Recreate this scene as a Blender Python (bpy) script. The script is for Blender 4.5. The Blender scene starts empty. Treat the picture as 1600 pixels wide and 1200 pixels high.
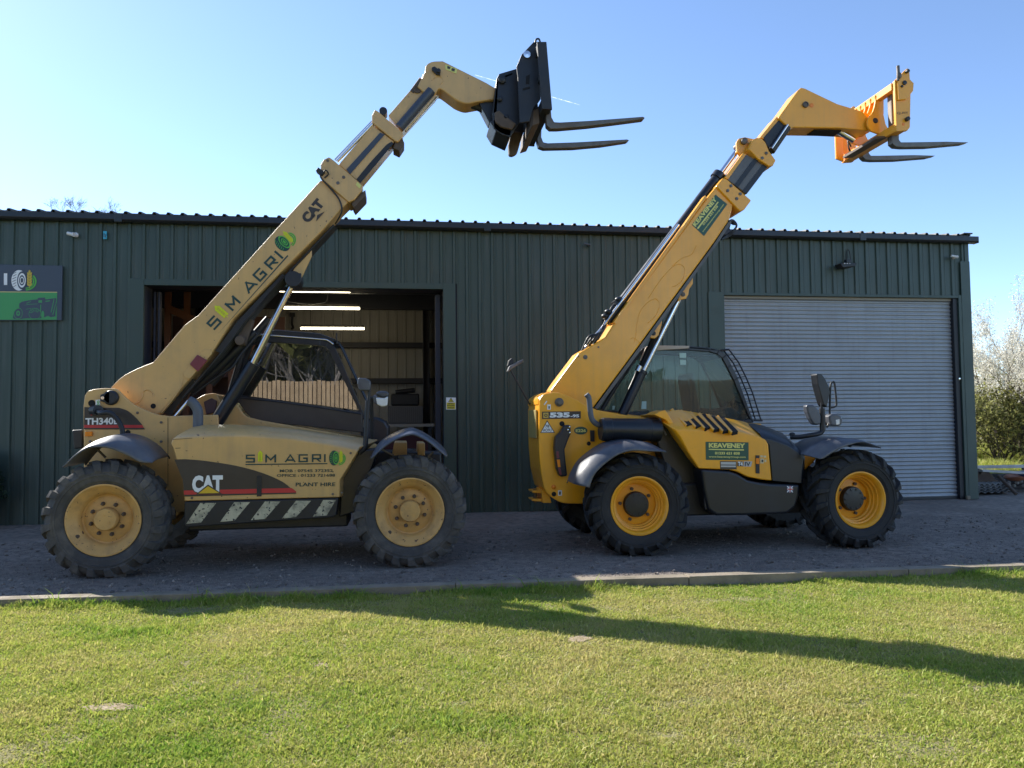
import bpy, bmesh, math, random
import numpy as np
from mathutils import Vector, Matrix
R = math.radians
S = bpy.context.scene
COL = S.collection

# ------------------------------------------------------------------ camera
YAW, PITCH, ROLL, FOC = R(8.2), R(2.75), R(0.6), 1202.0
CAM = Vector((0, 0, 1.6))
FWD = Vector((math.sin(YAW)*math.cos(PITCH), math.cos(YAW)*math.cos(PITCH), math.sin(PITCH)))
RT0 = Vector((math.cos(YAW), -math.sin(YAW), 0))
UP0 = RT0.cross(FWD)
RT = RT0*math.cos(ROLL) - UP0*math.sin(ROLL)
UP = RT0*math.sin(ROLL) + UP0*math.cos(ROLL)
cd = bpy.data.cameras.new('camera'); cam = bpy.data.objects.new('camera', cd); COL.objects.link(cam)
cd.sensor_width = 36; cd.lens = 36*FOC/1600; cd.clip_start = .05; cd.clip_end = 9000
m3 = Matrix((RT, UP, -FWD)).transposed()
cam.matrix_world = Matrix.Translation(CAM) @ m3.to_4x4()
S.camera = cam

# ------------------------------------------------------------------ sky, sun, exposure
SUN = Vector((-.96, 1.08, 1.0)).normalized()
EL = math.asin(SUN.z); AZ = math.atan2(SUN.x, SUN.y)
w = bpy.data.worlds.new('World'); S.world = w; w.use_nodes = True
nt = w.node_tree; bg = nt.nodes['Background']
sky = nt.nodes.new('ShaderNodeTexSky'); sky.sky_type = 'NISHITA'; sky.sun_disc = False
sky.sun_elevation = EL; sky.sun_rotation = AZ; sky.altitude = 60
sky.air_density = 0.7; sky.dust_density = 0.1; sky.ozone_density = 2.4
nt.links.new(sky.outputs[0], bg.inputs[0]); bg.inputs[1].default_value = 0.118
sl = bpy.data.lights.new('sun', 'SUN'); sl.energy = 3.9; sl.angle = R(.53); sl.color = (1, .95, .86)
so = bpy.data.objects.new('sun', sl); COL.objects.link(so)
so.rotation_euler = SUN.to_track_quat('Z', 'Y').to_euler()
S.view_settings.view_transform = 'Standard'; S.view_settings.look = 'None'
S.view_settings.gamma = 1; S.view_settings.exposure = 1.32
S.cycles.max_bounces = 8; S.cycles.transparent_max_bounces = 12
S.cycles.use_denoising = True
S.cycles.caustics_reflective = False; S.cycles.caustics_refractive = False
S.cycles.sample_clamp_indirect = 4

# ------------------------------------------------------------------ helpers
def ray(px, py):
    return FWD*FOC + RT*(px-800) + UP*(600-py)
def P(px, py, Y):
    d = ray(px, py); t = (Y-CAM.y)/d.y
    return CAM + d*t
def PG(px, py, z=0.):
    d = ray(px, py); t = (z-CAM.z)/d.z
    return CAM + d*t
def PL(pts, Y):
    return [(lambda v: (v.x, v.z))(P(a, b, Y)) for a, b in pts]
def curve(pts, n=6, closed=False):
    """Catmull-Rom through 2D/3D points."""
    q = [np.array(p, float) for p in pts]; N = len(q); out = []
    rng = range(N) if closed else range(N-1)
    for i in rng:
        p0 = q[(i-1) % N] if closed or i > 0 else q[0]*2-q[1]
        p1 = q[i]; p2 = q[(i+1) % N]
        p3 = q[(i+2) % N] if closed or i+2 < N else p2*2-p1
        for k in range(n):
            t = k/n
            out.append(tuple(.5*((2*p1)+(-p0+p2)*t+(2*p0-5*p1+4*p2-p3)*t*t+(-p0+3*p1-3*p2+p3)*t**3)))
    if not closed: out.append(tuple(q[-1]))
    return out

class MB:
    def __init__(s): s.v = []; s.f = []
    def add(s, vs, fs):
        o = len(s.v); s.v += [tuple(p) for p in vs]; s.f += [tuple(i+o for i in f) for f in fs]; return s
    def prism(s, xz, y0, y1):
        n = len(xz)
        vs = [(x, y0, z) for x, z in xz] + [(x, y1, z) for x, z in xz]
        fs = [tuple(range(n)), tuple(range(2*n-1, n-1, -1))] + [(i, n+i, n+(i+1) % n, (i+1) % n) for i in range(n)]
        return s.add(vs, fs)
    def flat(s, xz, y): return s.add([(x, y, z) for x, z in xz], [tuple(range(len(xz)))])
    def pp(s, px, Y, depth): return s.prism(PL(px, Y), Y, Y+depth)
    def loft(s, rings, caps=True, closed=True):
        n = len(rings[0]); vs = [p for r in rings for p in r]; fs = []
        m = n if closed else n-1
        for k in range(len(rings)-1):
            for i in range(m):
                j = (i+1) % n
                fs.append((k*n+i, k*n+j, (k+1)*n+j, (k+1)*n+i))
        if caps: fs += [tuple(range(n)), tuple(range(len(vs)-1, len(vs)-n-1, -1))]
        return s.add(vs, fs)
    def box(s, x0, x1, y0, y1, z0, z1):
        return s.prism([(x0, z0), (x1, z0), (x1, z1), (x0, z1)], y0, y1)
    def tube(s, pts, r, n=10, caps=True):
        pts = [Vector(p) for p in pts]; rs = r if isinstance(r, (list, tuple)) else [r]*len(pts)
        up = None; rings = []
        for i, p in enumerate(pts):
            if i == 0: t = pts[1]-p
            elif i == len(pts)-1: t = p-pts[i-1]
            else: t = (pts[i+1]-p).normalized()+(p-pts[i-1]).normalized()
            t.normalize()
            if up is None:
                up = t.cross(Vector((0, 0, 1)) if abs(t.z) < .9 else Vector((1, 0, 0))).normalized()
            else:
                up = (up - t*up.dot(t)).normalized()
            b = t.cross(up)
            rings.append([p + (up*math.cos(2*math.pi*k/n)+b*math.sin(2*math.pi*k/n))*rs[i] for k in range(n)])
        return s.loft(rings, caps)
    def rod(s, a, b, r, n=12): return s.tube([a, b], r, n)
    def lathe(s, prof, c, n=48, caps=False):
        """prof: (radius, y) round the Y axis through c=(x, y, z)"""
        rings = [[(c[0]+r*math.cos(2*math.pi*k/n), c[1]+y, c[2]+r*math.sin(2*math.pi*k/n)) for k in range(n)] for r, y in prof]
        return s.loft(rings, caps)
    def lathez(s, prof, c, n=24, caps=True):
        rings = [[(c[0]+r*math.cos(2*math.pi*k/n), c[1]+r*math.sin(2*math.pi*k/n), c[2]+z) for k in range(n)] for r, z in prof]
        return s.loft(rings, caps)
    def ball(s, c, rx, ry, rz, n=12, m=8):
        prof = []
        rings = []
        for i in range(m+1):
            a = -math.pi/2+math.pi*i/m
            rr = max(math.cos(a), 1e-3)
            rings.append([(c[0]+rx*rr*math.cos(2*math.pi*k/n), c[1]+ry*rr*math.sin(2*math.pi*k/n), c[2]+rz*math.sin(a)) for k in range(n)])
        return s.loft(rings)

WPOS = {}
def link_mesh(name, me, mat, parent=None):
    o = bpy.data.objects.new(name, me); COL.objects.link(o)
    if mat: me.materials.append(mat)
    if parent is not None:
        o.parent = parent; o.matrix_parent_inverse = Matrix.Translation(-WPOS.get(parent.name, Vector((0, 0, 0))))
    return o
def build(name, mb, mat, parent=None, bevel=0, smooth=None, seg=2, solid=0):
    me = bpy.data.meshes.new(name); me.from_pydata([tuple(v) for v in mb.v], [], mb.f)
    bm = bmesh.new(); bm.from_mesh(me)
    if not solid: bmesh.ops.recalc_face_normals(bm, faces=bm.faces)
    bm.to_mesh(me); bm.free()
    if smooth is not None:
        me.polygons.foreach_set('use_smooth', [True]*len(me.polygons))
        me.set_sharp_from_angle(angle=R(smooth))
    o = link_mesh(name, me, mat, parent)
    if solid:
        md = o.modifiers.new('solid', 'SOLIDIFY'); md.thickness = solid; md.offset = 0
    if bevel:
        md = o.modifiers.new('bevel', 'BEVEL'); md.width = bevel; md.segments = seg; md.limit_method = 'ANGLE'; md.angle_limit = R(35)
    return o
def tag(o, label=None, cat=None, group=None, kind=None):
    if label: o['label'] = label
    if cat: o['category'] = cat
    if group: o['group'] = group
    if kind: o['kind'] = kind
    return o
def thing(name, loc, label, cat, group=None):
    o = bpy.data.objects.new(name, None); COL.objects.link(o); o.location = loc; o.empty_display_size = .2
    WPOS[o.name] = Vector(loc)
    return tag(o, label, cat, group)

# ------------------------------------------------------------------ materials
MATS = {}
def mat(name, rgb, rough=.5, metal=0., var=0., scale=6., dirt=None, dirt_amt=.3, bump=0., bscale=40., spec=.5, coat=0., dscale=2.5, chips=None, chip_lim=.68, streak=None):
    if name in MATS: return MATS[name]
    m = bpy.data.materials.new(name); m.use_nodes = True; MATS[name] = m
    t = m.node_tree; b = t.nodes['Principled BSDF']
    b.inputs['Roughness'].default_value = rough; b.inputs['Metallic'].default_value = metal
    b.inputs['Specular IOR Level'].default_value = spec; b.inputs['Coat Weight'].default_value = coat
    b.inputs['Coat Roughness'].default_value = .15
    b.inputs['Base Color'].default_value = (*rgb, 1)
    tc = t.nodes.new('ShaderNodeTexCoord'); L = t.links.new
    cur = None
    if var:
        n = t.nodes.new('ShaderNodeTexNoise'); n.inputs['Scale'].default_value = scale; n.inputs['Detail'].default_value = 6
        L(tc.outputs['Object'], n.inputs['Vector'])
        mx = t.nodes.new('ShaderNodeMix'); mx.data_type = 'RGBA'
        mx.inputs[6].default_value = (*[c*(1-var) for c in rgb], 1); mx.inputs[7].default_value = (*[min(1, c*(1+var)) for c in rgb], 1)
        L(n.outputs['Fac'], mx.inputs[0]); cur = mx.outputs[2]
    if dirt:
        n = t.nodes.new('ShaderNodeTexNoise'); n.inputs['Scale'].default_value = dscale; n.inputs['Detail'].default_value = 9; n.inputs['Roughness'].default_value = .65
        L(tc.outputs['Object'], n.inputs['Vector'])
        cr = t.nodes.new('ShaderNodeMapRange'); cr.inputs[1].default_value = .45; cr.inputs[2].default_value = .75; cr.inputs[4].default_value = dirt_amt
        L(n.outputs['Fac'], cr.inputs[0])
        mx = t.nodes.new('ShaderNodeMix'); mx.data_type = 'RGBA'
        mx.inputs[6].default_value = (*rgb, 1); mx.inputs[7].default_value = (*dirt, 1)
        if cur: L(cur, mx.inputs[6])
        L(cr.outputs[0], mx.inputs[0]); cur = mx.outputs[2]
        ad = t.nodes.new('ShaderNodeMath'); ad.operation = 'MULTIPLY_ADD'; ad.inputs[1].default_value = .5; ad.inputs[2].default_value = rough
        L(cr.outputs[0], ad.inputs[0]); L(ad.outputs[0], b.inputs['Roughness'])
    if streak:     # run-off stains, drawn out downwards
        mp = t.nodes.new('ShaderNodeMapping'); mp.inputs['Scale'].default_value = (9, 9, .55); L(tc.outputs['Object'], mp.inputs[0])
        n = t.nodes.new('ShaderNodeTexNoise'); n.inputs['Scale'].default_value = 1.6; n.inputs['Detail'].default_value = 7; L(mp.outputs[0], n.inputs['Vector'])
        cr = t.nodes.new('ShaderNodeMapRange'); cr.inputs[1].default_value = .5; cr.inputs[2].default_value = .72; cr.inputs[4].default_value = streak[1]; L(n.outputs['Fac'], cr.inputs[0])
        mx = t.nodes.new('ShaderNodeMix'); mx.data_type = 'RGBA'; mx.inputs[6].default_value = (*rgb, 1); mx.inputs[7].default_value = (*streak[0], 1)
        if cur: L(cur, mx.inputs[6])
        L(cr.outputs[0], mx.inputs[0]); cur = mx.outputs[2]
    if chips:      # small paint chips
        n = t.nodes.new('ShaderNodeTexNoise'); n.inputs['Scale'].default_value = 26; n.inputs['Detail'].default_value = 4; L(tc.outputs['Object'], n.inputs['Vector'])
        cr = t.nodes.new('ShaderNodeMapRange'); cr.inputs[1].default_value = chip_lim; cr.inputs[2].default_value = chip_lim+.03; L(n.outputs['Fac'], cr.inputs[0])
        mx = t.nodes.new('ShaderNodeMix'); mx.data_type = 'RGBA'; mx.inputs[6].default_value = (*rgb, 1); mx.inputs[7].default_value = (*chips, 1)
        if cur: L(cur, mx.inputs[6])
        L(cr.outputs[0], mx.inputs[0]); cur = mx.outputs[2]
    if cur: L(cur, b.inputs['Base Color'])
    if bump:
        n = t.nodes.new('ShaderNodeTexNoise'); n.inputs['Scale'].default_value = bscale; n.inputs['Detail'].default_value = 5
        L(tc.outputs['Object'], n.inputs['Vector'])
        bp = t.nodes.new('ShaderNodeBump'); bp.inputs['Strength'].default_value = bump; bp.inputs['Distance'].default_value = .02
        L(n.outputs['Fac'], bp.inputs['Height']); L(bp.outputs[0], b.inputs['Normal'])
    return m
def emit(name, rgb, st):
    m = bpy.data.materials.new(name); m.use_nodes = True; b = m.node_tree.nodes['Principled BSDF']
    b.inputs['Base Color'].default_value = (*rgb, 1); b.inputs['Emission Color'].default_value = (*rgb, 1); b.inputs['Emission Strength'].default_value = st
    return m
def glass(name, tint, refl, ior=1.5, dust=0.):
    m = bpy.data.materials.new(name); m.use_nodes = True; t = m.node_tree; t.nodes.remove(t.nodes['Principled BSDF'])
    tr = t.nodes.new('ShaderNodeBsdfTransparent'); tr.inputs[0].default_value = (*tint, 1)
    gl = t.nodes.new('ShaderNodeBsdfGlossy'); gl.inputs['Roughness'].default_value = .0; gl.inputs[0].default_value = (.95, .97, 1, 1)
    fr = t.nodes.new('ShaderNodeFresnel'); fr.inputs[0].default_value = ior
    mx = t.nodes.new('ShaderNodeMath'); mx.operation = 'MAXIMUM'; mx.inputs[1].default_value = refl
    ms = t.nodes.new('ShaderNodeMixShader'); L = t.links.new
    L(fr.outputs[0], mx.inputs[0]); L(mx.outputs[0], ms.inputs[0]); L(tr.outputs[0], ms.inputs[1]); L(gl.outputs[0], ms.inputs[2])
    out = ms.outputs[0]
    if dust:      # thin film of dust on the pane
        df = t.nodes.new('ShaderNodeBsdfDiffuse'); df.inputs[0].default_value = (.50, .47, .40, 1); m2 = t.nodes.new('ShaderNodeMixShader')
        tc = t.nodes.new('ShaderNodeTexCoord'); n = t.nodes.new('ShaderNodeTexNoise'); n.inputs['Scale'].default_value = 4; n.inputs['Detail'].default_value = 5; L(tc.outputs['Object'], n.inputs['Vector'])
        mr = t.nodes.new('ShaderNodeMapRange'); mr.inputs[1].default_value = .3; mr.inputs[2].default_value = .8; mr.inputs[3].default_value = dust*.6; mr.inputs[4].default_value = dust*1.5; L(n.outputs['Fac'], mr.inputs[0])
        L(mr.outputs[0], m2.inputs[0]); L(out, m2.inputs[1]); L(df.outputs[0], m2.inputs[2]); out = m2.outputs[0]
    L(out, t.nodes['Material Output'].inputs[0])
    return m

CATY = mat('cat_paint', (.66, .40, .145), .42, var=.12, scale=3, dirt=(.30, .22, .13), dirt_amt=.32, coat=.3, bump=.08, bscale=4, chips=(.10, .06, .04), chip_lim=.70, streak=((.26, .19, .12), .2))
CATR = mat('cat_rim_paint', (.64, .37, .12), .5, var=.15, scale=8, dirt=(.22, .14, .08), dirt_amt=.55, dscale=6, chips=(.12, .06, .035), chip_lim=.67)
JCBY = mat('bright_yellow_paint', (.94, .41, .013), .33, var=.06, scale=3, dirt=(.50, .24, .05), dirt_amt=.30, coat=.4, bump=.05, bscale=5, chips=(.16, .08, .04), chip_lim=.73, streak=((.45, .24, .08), .15))
JCBR = mat('yellow_rim_paint', (.92, .41, .018), .35, var=.08, dirt=(.35, .18, .05), dirt_amt=.35, dscale=6)
BLACK = mat('black_steel', (.014, .016, .021), .45, var=.3, scale=9, dirt=(.06, .055, .05), dirt_amt=.35)
BLKP = mat('black_plastic', (.013, .016, .022), .34, var=.2, scale=6, dirt=(.055, .055, .056), dirt_amt=.22)
CABB = mat('cab_black_paint', (.012, .015, .022), .3, var=.2, dirt=(.06, .057, .055), dirt_amt=.25)
DECB = mat('decal_brown_black', (.045, .036, .031), .4, var=.2, dirt=(.12, .09, .06), dirt_amt=.3)
RED = mat('decal_red', (.55, .035, .04), .4)
WHITE = mat('decal_white', (.85, .85, .83), .5, var=.05)
DGRN = mat('decal_dark_green', (.012, .055, .052), .45)
LGRN = mat('decal_leaf_green', (.10, .45, .06), .45)
LIME = mat('decal_lime', (.66, .70, .02), .45)
WHEAT = mat('decal_wheat', (.62, .44, .05), .45)
KGRN = mat('sticker_green', (.018, .085, .055), .4, var=.1)
KYEL = mat('sticker_pale_yellow', (.72, .68, .20), .45)
CREAM = mat('hazard_cream', (.55, .50, .34), .6, var=.2, scale=20, dirt=(.05, .05, .05), dirt_amt=.9, dscale=9, chips=(.03, .03, .032), chip_lim=.6)
CHROME = mat('cylinder_rod', (.72, .72, .73), .18, metal=1., var=.1)
STEEL = mat('fork_steel', (.16, .145, .13), .5, metal=.6, var=.3, scale=12, dirt=(.16, .10, .06), dirt_amt=.6)
RUSTB = mat('dirty_brown_steel', (.10, .07, .05), .7, var=.4, scale=12)
RUBC = mat('dusty_tyre_rubber', (.058, .055, .053), .8, var=.4, scale=7, dirt=(.22, .195, .165), dirt_amt=.65, bump=.3, bscale=30, dscale=4)
RUBJ = mat('black_tyre_rubber', (.015, .016, .018), .7, var=.3, scale=7, dirt=(.085, .08, .072), dirt_amt=.5, bump=.2, bscale=30, dscale=4)
FEND = mat('grey_fender_plastic', (.070, .078, .10), .3, var=.2, dirt=(.26, .25, .23), dirt_amt=.55)
GREYP = mat('grey_pipe', (.10, .11, .13), .5, var=.2)
AMBER = mat('amber_lens', (.9, .25, .01), .25)
REDL = mat('red_lens', (.19, .035, .05), .35)
LAMPW = mat('lamp_white', (.75, .74, .72), .25, var=.1)
GLC = glass('cab_glass_reflective', (.42, .44, .45), .30, 1.5, .03)
GLJ = glass('cab_glass_green_tint', (.84, .92, .88), .02, 1.25, .055)
GLF = glass('cab_glass_far_pane', (.86, .93, .90), .0, 1.2)
SEAT = mat('seat_cloth', (.03, .03, .033), .8)

# ------------------------------------------------------------------ text and emblem decals, all on planes of constant Y
def text_geo(s, bold=0.):
    c = bpy.data.curves.new('t', 'FONT'); c.body = s; c.size = 1; c.offset = bold; c.resolution_u = 3
    o = bpy.data.objects.new('t', c); COL.objects.link(o)
    dg = bpy.context.evaluated_depsgraph_get(); dg.update()
    me = bpy.data.meshes.new_from_object(o.evaluated_get(dg))
    vs = np.array([v.co[:] for v in me.vertices]); fs = [tuple(p.vertices) for p in me.polygons]
    bpy.data.objects.remove(o); bpy.data.curves.remove(c); bpy.data.meshes.remove(me)
    vs[:, :2] -= vs[:, :2].min(0); vs[:, :2] /= vs[:, :2].max(0)
    return vs[:, :2], fs
class Frame2:
    """a 2D frame on the plane Y: origin at pixel p0, u towards pixel p1 (unit = that length), v upwards with its own unit of hpx pixels"""
    def __init__(s, p0, p1, hpx, Y):
        a, b = P(*p0, Y), P(*p1, Y); u = b-a
        s.o = a; s.u = u; n = Vector((-u.z, 0, u.x)).normalized()
        L = math.hypot(p1[0]-p0[0], p1[1]-p0[1]); s.v = n*(u.length*hpx/L); s.Y = Y
    def __call__(s, x, y, dy=0.):
        q = s.o + s.u*x + s.v*y; return (q.x, s.Y+dy, q.z)
def decal_text(name, s, p0, p1, hpx, Y, m, parent, bold=0.02, into=None):
    fr = Frame2(p0, p1, hpx, Y); vs, fs = text_geo(s, bold)
    mb = into or MB(); mb.add([fr(x, y) for x, y in vs], fs)
    if into is None: return build(name, mb, m, parent)
def ell(fr, cx, cy, rx, ry, n=24, a0=0, a1=2*math.pi, rot=0, dy=0):
    out = []
    for k in range(n):
        a = a0+(a1-a0)*k/(n if abs(a1-a0-2*math.pi) < 1e-6 else n-1)
        x, y = rx*math.cos(a), ry*math.sin(a)
        out.append(fr(cx+x*math.cos(rot)-y*math.sin(rot), cy+x*math.sin(rot)+y*math.cos(rot), dy))
    return out
def ring(mb, fr, cx, cy, rx, ry, k, a0=0, a1=2*math.pi, n=28, dy=0):
    o = []; i = []
    for j in range(n+1):
        a = a0+(a1-a0)*j/n
        o.append(fr(cx+rx*math.cos(a), cy+ry*math.sin(a), dy)); i.append(fr(cx+rx*k*math.cos(a), cy+ry*k*math.sin(a), dy))
    for j in range(n): mb.add([o[j], o[j+1], i[j+1], i[j]], [(0, 1, 2, 3)])
def wheat(mb, fr, cx, y0, y1, wd, dy=0, n=5):
    h = (y1-y0)/(n+1)
    for k in range(n):
        y = y0+h*k
        for sgn in (-1, 1):
            mb.add(ell(fr, cx+sgn*wd*.34, y+h*.75, wd*.24, h*.62, 10, rot=-sgn*.35, dy=dy-.0004*(k+1)), [tuple(range(10))])
    mb.add(ell(fr, cx, y1-h*.5, wd*.26, h*.7, 10, dy=dy-.003), [tuple(range(10))])
    mb.add([fr(cx-wd*.07, y0-h*.6, dy), fr(cx+wd*.07, y0-h*.6, dy), fr(cx+wd*.07, y1-h, dy), fr(cx-wd*.07, y1-h, dy)], [(0, 1, 2, 3)])
def emblem(parent, p0, p1, hpx, Y, dark, light):
    """tyre, wheat ear and green leaves in a unit box"""
    fr = Frame2(p0, p1, hpx, Y)
    m = MB(); m.add(ell(fr, .30, .5, .30, .5), [tuple(range(24))]); build('emblem_tyre', m, dark, parent)
    m = MB()
    ring(m, fr, .42, .5, .19, .44, .80, dy=-.002); ring(m, fr, .42, .5, .11, .25, .72, dy=-.002); ring(m, fr, .42, .5, .05, .12, .1, dy=-.002)
    for k in range(6):
        y = .16+.13*k
        m.add([fr(.03+.02*abs(k-2.5), y, -.002), fr(.20, y+.09, -.002), fr(.20, y+.115, -.002), fr(.03+.02*abs(k-2.5), y+.03, -.002)], [(0, 1, 2, 3)])
    build('emblem_tread', m, LGRN if dark is DGRN else light, parent)
    m = MB()
    ring(m, fr, .55, .45, .45, .45, .86, -1.5, .75, 20, dy=-.001); ring(m, fr, .55, .45, .36, .36, .84, -1.5, .6, 20, dy=-.001)
    build('emblem_leaf', m, LGRN, parent)
    m = MB(); wheat(m, fr, .72, .2, .98, .16, dy=-.003); build('emblem_wheat', m, LIME if dark is DGRN else WHEAT, parent)

STROKES = {'S': [[(1, .92), (.08, .92), (.08, .52), (.92, .52), (.92, .08), (0, .08)]], 'I': [[(.5, 0), (.5, 1)]],
           'M': [[(.08, 0), (.08, .9), (.5, .35), (.92, .9), (.92, 0)]], 'A': [[(.02, 0), (.5, .95), (.98, 0)], [(.22, .28), (.78, .28)]],
           'G': [[(1, .92), (.08, .92), (.08, .08), (.92, .08), (.92, .50), (.5, .50)]], 'R': [[(.08, 0), (.08, .92), (.92, .92), (.92, .44), (.08, .44)], [(.5, .44), (.95, 0)]]}
def stroke_letter(mb, ch, fr, x0, x1, asp, th=.2):
    """wide technical lettering: fr is a Frame2 whose u runs x0..x1 for this letter; asp = width of the letter over its height"""
    k = 0
    for st in STROKES[ch]:
        for i in range(len(st)-1):
            a = np.array(st[i], float); b = np.array(st[i+1], float)
            A = np.array([a[0]*asp, a[1]]); B = np.array([b[0]*asp, b[1]]); d = (B-A)/np.linalg.norm(B-A); n = np.array([-d[1], d[0]])*th/2
            e = d*(th/2 if 0 < i else 0); f = d*(th/2 if i < len(st)-2 else 0)
            q = [A-n-e, B-n+f, B+n+f, A+n-e]; k += 1
            mb.add([fr(x0+(x1-x0)*p[0]/asp, min(max(p[1], 0), 1), -.0003*k) for p in q], [(0, 1, 2, 3)])
# ------------------------------------------------------------------ wheels
def wheel(parent, c, yface, side, Rt, W, rimr, style, rub, rimm, phase=0., steer=0., far=False):
    """c=(x,z) centre; yface = world Y of the outer face; side=-1 faces the camera, +1 faces away.  Local y runs inwards."""
    cx, cz = c
    n = 56
    T = []
    hw = W/2; b = rimr+.02
    prof = [(b, .035), (b+.03, .012), ((b+Rt)*.5, 0.), (Rt-.13, .006), (Rt-.085, .03), (Rt-.05, .075), (Rt-.036, hw),
            (Rt-.05, W-.075), (Rt-.085, W-.03), (Rt-.13, W-.006), ((b+Rt)*.5, W), (b+.03, W-.012), (b, W-.035), (rimr-.01, W-.05), (rimr-.01, .05)]
    if style == 'block': prof = prof[:3]+[(r_+.014, y_) for r_, y_ in prof[3:10]]+prof[10:]
    k_ = (b+Rt)*.5-.03; prof = prof[:2]+[(k_-.012, .004), (k_-.008, -.004), (k_+.008, -.004), (k_+.012, .004)]+prof[2:]
    mb = MB(); prof2 = prof+[prof[0]]
    mb.lathe(prof2, (0, 0, 0), n)
    # sidewall ring relief
    nl = 20 if style == 'block' else 19
    for s in (0, 1):
        for k in range(nl):
            a0 = 2*math.pi*(k+.5*s)/nl+phase
            path = []
            OUT = [(Rt-.175, .010), (Rt-.11, -.006 if style == 'block' else -.014), (Rt-.04, .014 if style == 'block' else .010), (Rt-.006, .05), (Rt+.004, hw*.55), (Rt+.004, hw*1.02)]
            INN = [(Rt-.18, .030), (Rt-.12, .03), (Rt-.075, .06), (Rt-.05, .09), (Rt-.045, hw*.55), (Rt-.045, hw*1.02)]
            DA = [-.02, 0, .02, .05, .14, .26] if style == 'block' else [-.05, -.01, .03, .07, .20, .37]
            HW = [.05, .085, .092, .085, .085, .08] if style == 'block' else [.03, .062, .07, .06, .052, .045]
            for q in range(6):
                (ro, yo), (ri, yi) = OUT[q], INN[q]
                if style == 'block' and q == 5: continue
                if s: yo, yi = W-yo, W-yi
                path.append((ro, yo, ri, yi, a0+DA[q], HW[q]))
            vs = []
            for ro, yo, ri, yi, a, h in path:
                for r_, y, aa in ((ri, yi, a-h), (ro, yo, a-h*.74), (ro, yo, a+h*.74), (ri, yi, a+h)):
                    vs.append((r_*math.cos(aa), y, r_*math.sin(aa)))
            m = len(path); fs = []
            for i in range(m-1):
                for j in range(3): fs.append((i*4+j, i*4+j+1, i*4+5+j, i*4+4+j))
            fs += [(0, 1, 2, 3), ((m-1)*4+3, (m-1)*4+2, (m-1)*4+1, (m-1)*4)]
            mb.add(vs, fs)
    def xf(mbx, flat=False):
        o = MB(); ca, sa = math.cos(steer), math.sin(steer)
        for x, y, z in mbx.v:
            if flat and z < -cz: z = -cz + (z+cz)*.12 - .004     # the tyre flattens where it stands
            xx, yy = x, y-hw
            x2 = xx*ca - yy*sa; y2 = xx*sa + yy*ca
            yw = (y2+hw) if side < 0 else -(y2+hw)
            o.v.append((cx+x2, yface+yw, cz+z))
        o.f = mbx.f; return o
    r = MB()
    if style == 'block':
        rp = [(rimr+.012, .04), (rimr+.014, .022), (rimr, .02), (rimr-.012, .03), (rimr-.03, .05), (rimr-.05, .07), (rimr-.075, .09), (rimr-.10, .13),
              (rimr-.105, .165), (rimr-.12, .172), (rimr-.13, .165), (.15, .15), (.12, .15)]
    else:
        rp = [(rimr+.012, .05), (rimr+.014, .03), (rimr, .026), (rimr-.014, .035), (rimr-.03, .06), (rimr-.035, .10), (rimr-.052, .105), (rimr-.055, .15), (rimr-.072, .155), (rimr-.075, .19),
              (rimr-.09, .20), (rimr-.095, .245), (.16, .235), (.12, .235)]
    dd = rp[-1][1]
    r.lathe(rp, (0, 0, 0), 56)
    r.lathe([(.125, dd), (.01, dd)], (0, 0, 0), 24)
    w_ = build('wheel', xf(r), rimm, parent, smooth=32)
    WPOS[w_.name] = WPOS[parent.name]
    w_.matrix_parent_inverse = Matrix.Translation(-WPOS[parent.name])
    WPOS[w_.name] = Vector((0, 0, 0))
    build('tyre', xf(mb, True), rub, w_, smooth=28)
    if far: return w_
    h = MB()
    if style == 'block':
        h.lathe([(.122, dd+.01), (.118, .085), (.108, .07), (.02, .066), (.001, .066)], (0, 0, 0), 40)
        for k in range(2): h.lathe([(.012, .068), (.012, .06), (.001, .06)], (.05*math.cos(k*2.6+5.6), 0, .05*math.sin(k*2.6+5.6)), 10)
        build('hub', xf(h), rimm, w_, smooth=35)
        for k in range(8):
            a = 2*math.pi*k/8+.18+phase; b_ = MB()
            b_.lathe([(.022, dd+.005), (.022, dd-.012), (.017, dd-.016), (.014, dd-.042), (.001, dd-.042)], (.168*math.cos(a), 0, .168*math.sin(a)), 8)
            build('wheel_nut', xf(b_), RUSTB, w_, smooth=35)
        b_ = MB(); b_.lathe([(.02, .08), (.02, .06), (.001, .055)], ((rimr-.05)*math.cos(3.6+phase), 0, (rimr-.05)*math.sin(3.6+phase)), 10)
        build('valve', xf(b_), RUSTB, w_)
    else:
        h.lathe([(.155, dd+.01), (.152, .185), (.142, .168), (.05, .160), (.001, .160)], (0, 0, 0), 40)
        for k in range(10):
            a = 2*math.pi*k/10
            h.lathe([(.012, .168), (.012, .158), (.001, .156)], (.12*math.cos(a), 0, .12*math.sin(a)), 8)
        build('hub', xf(h), BLKP, w_, smooth=35)
        for k in range(5):
            a = 2*math.pi*k/5+.35+phase; b_ = MB()
            b_.lathe([(.02, dd+.005), (.02, dd-.025), (.001, dd-.03)], (.19*math.cos(a), 0, .19*math.sin(a)), 8)
            build('wheel_nut', xf(b_), RUSTB, w_, smooth=35)
    return w_

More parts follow.
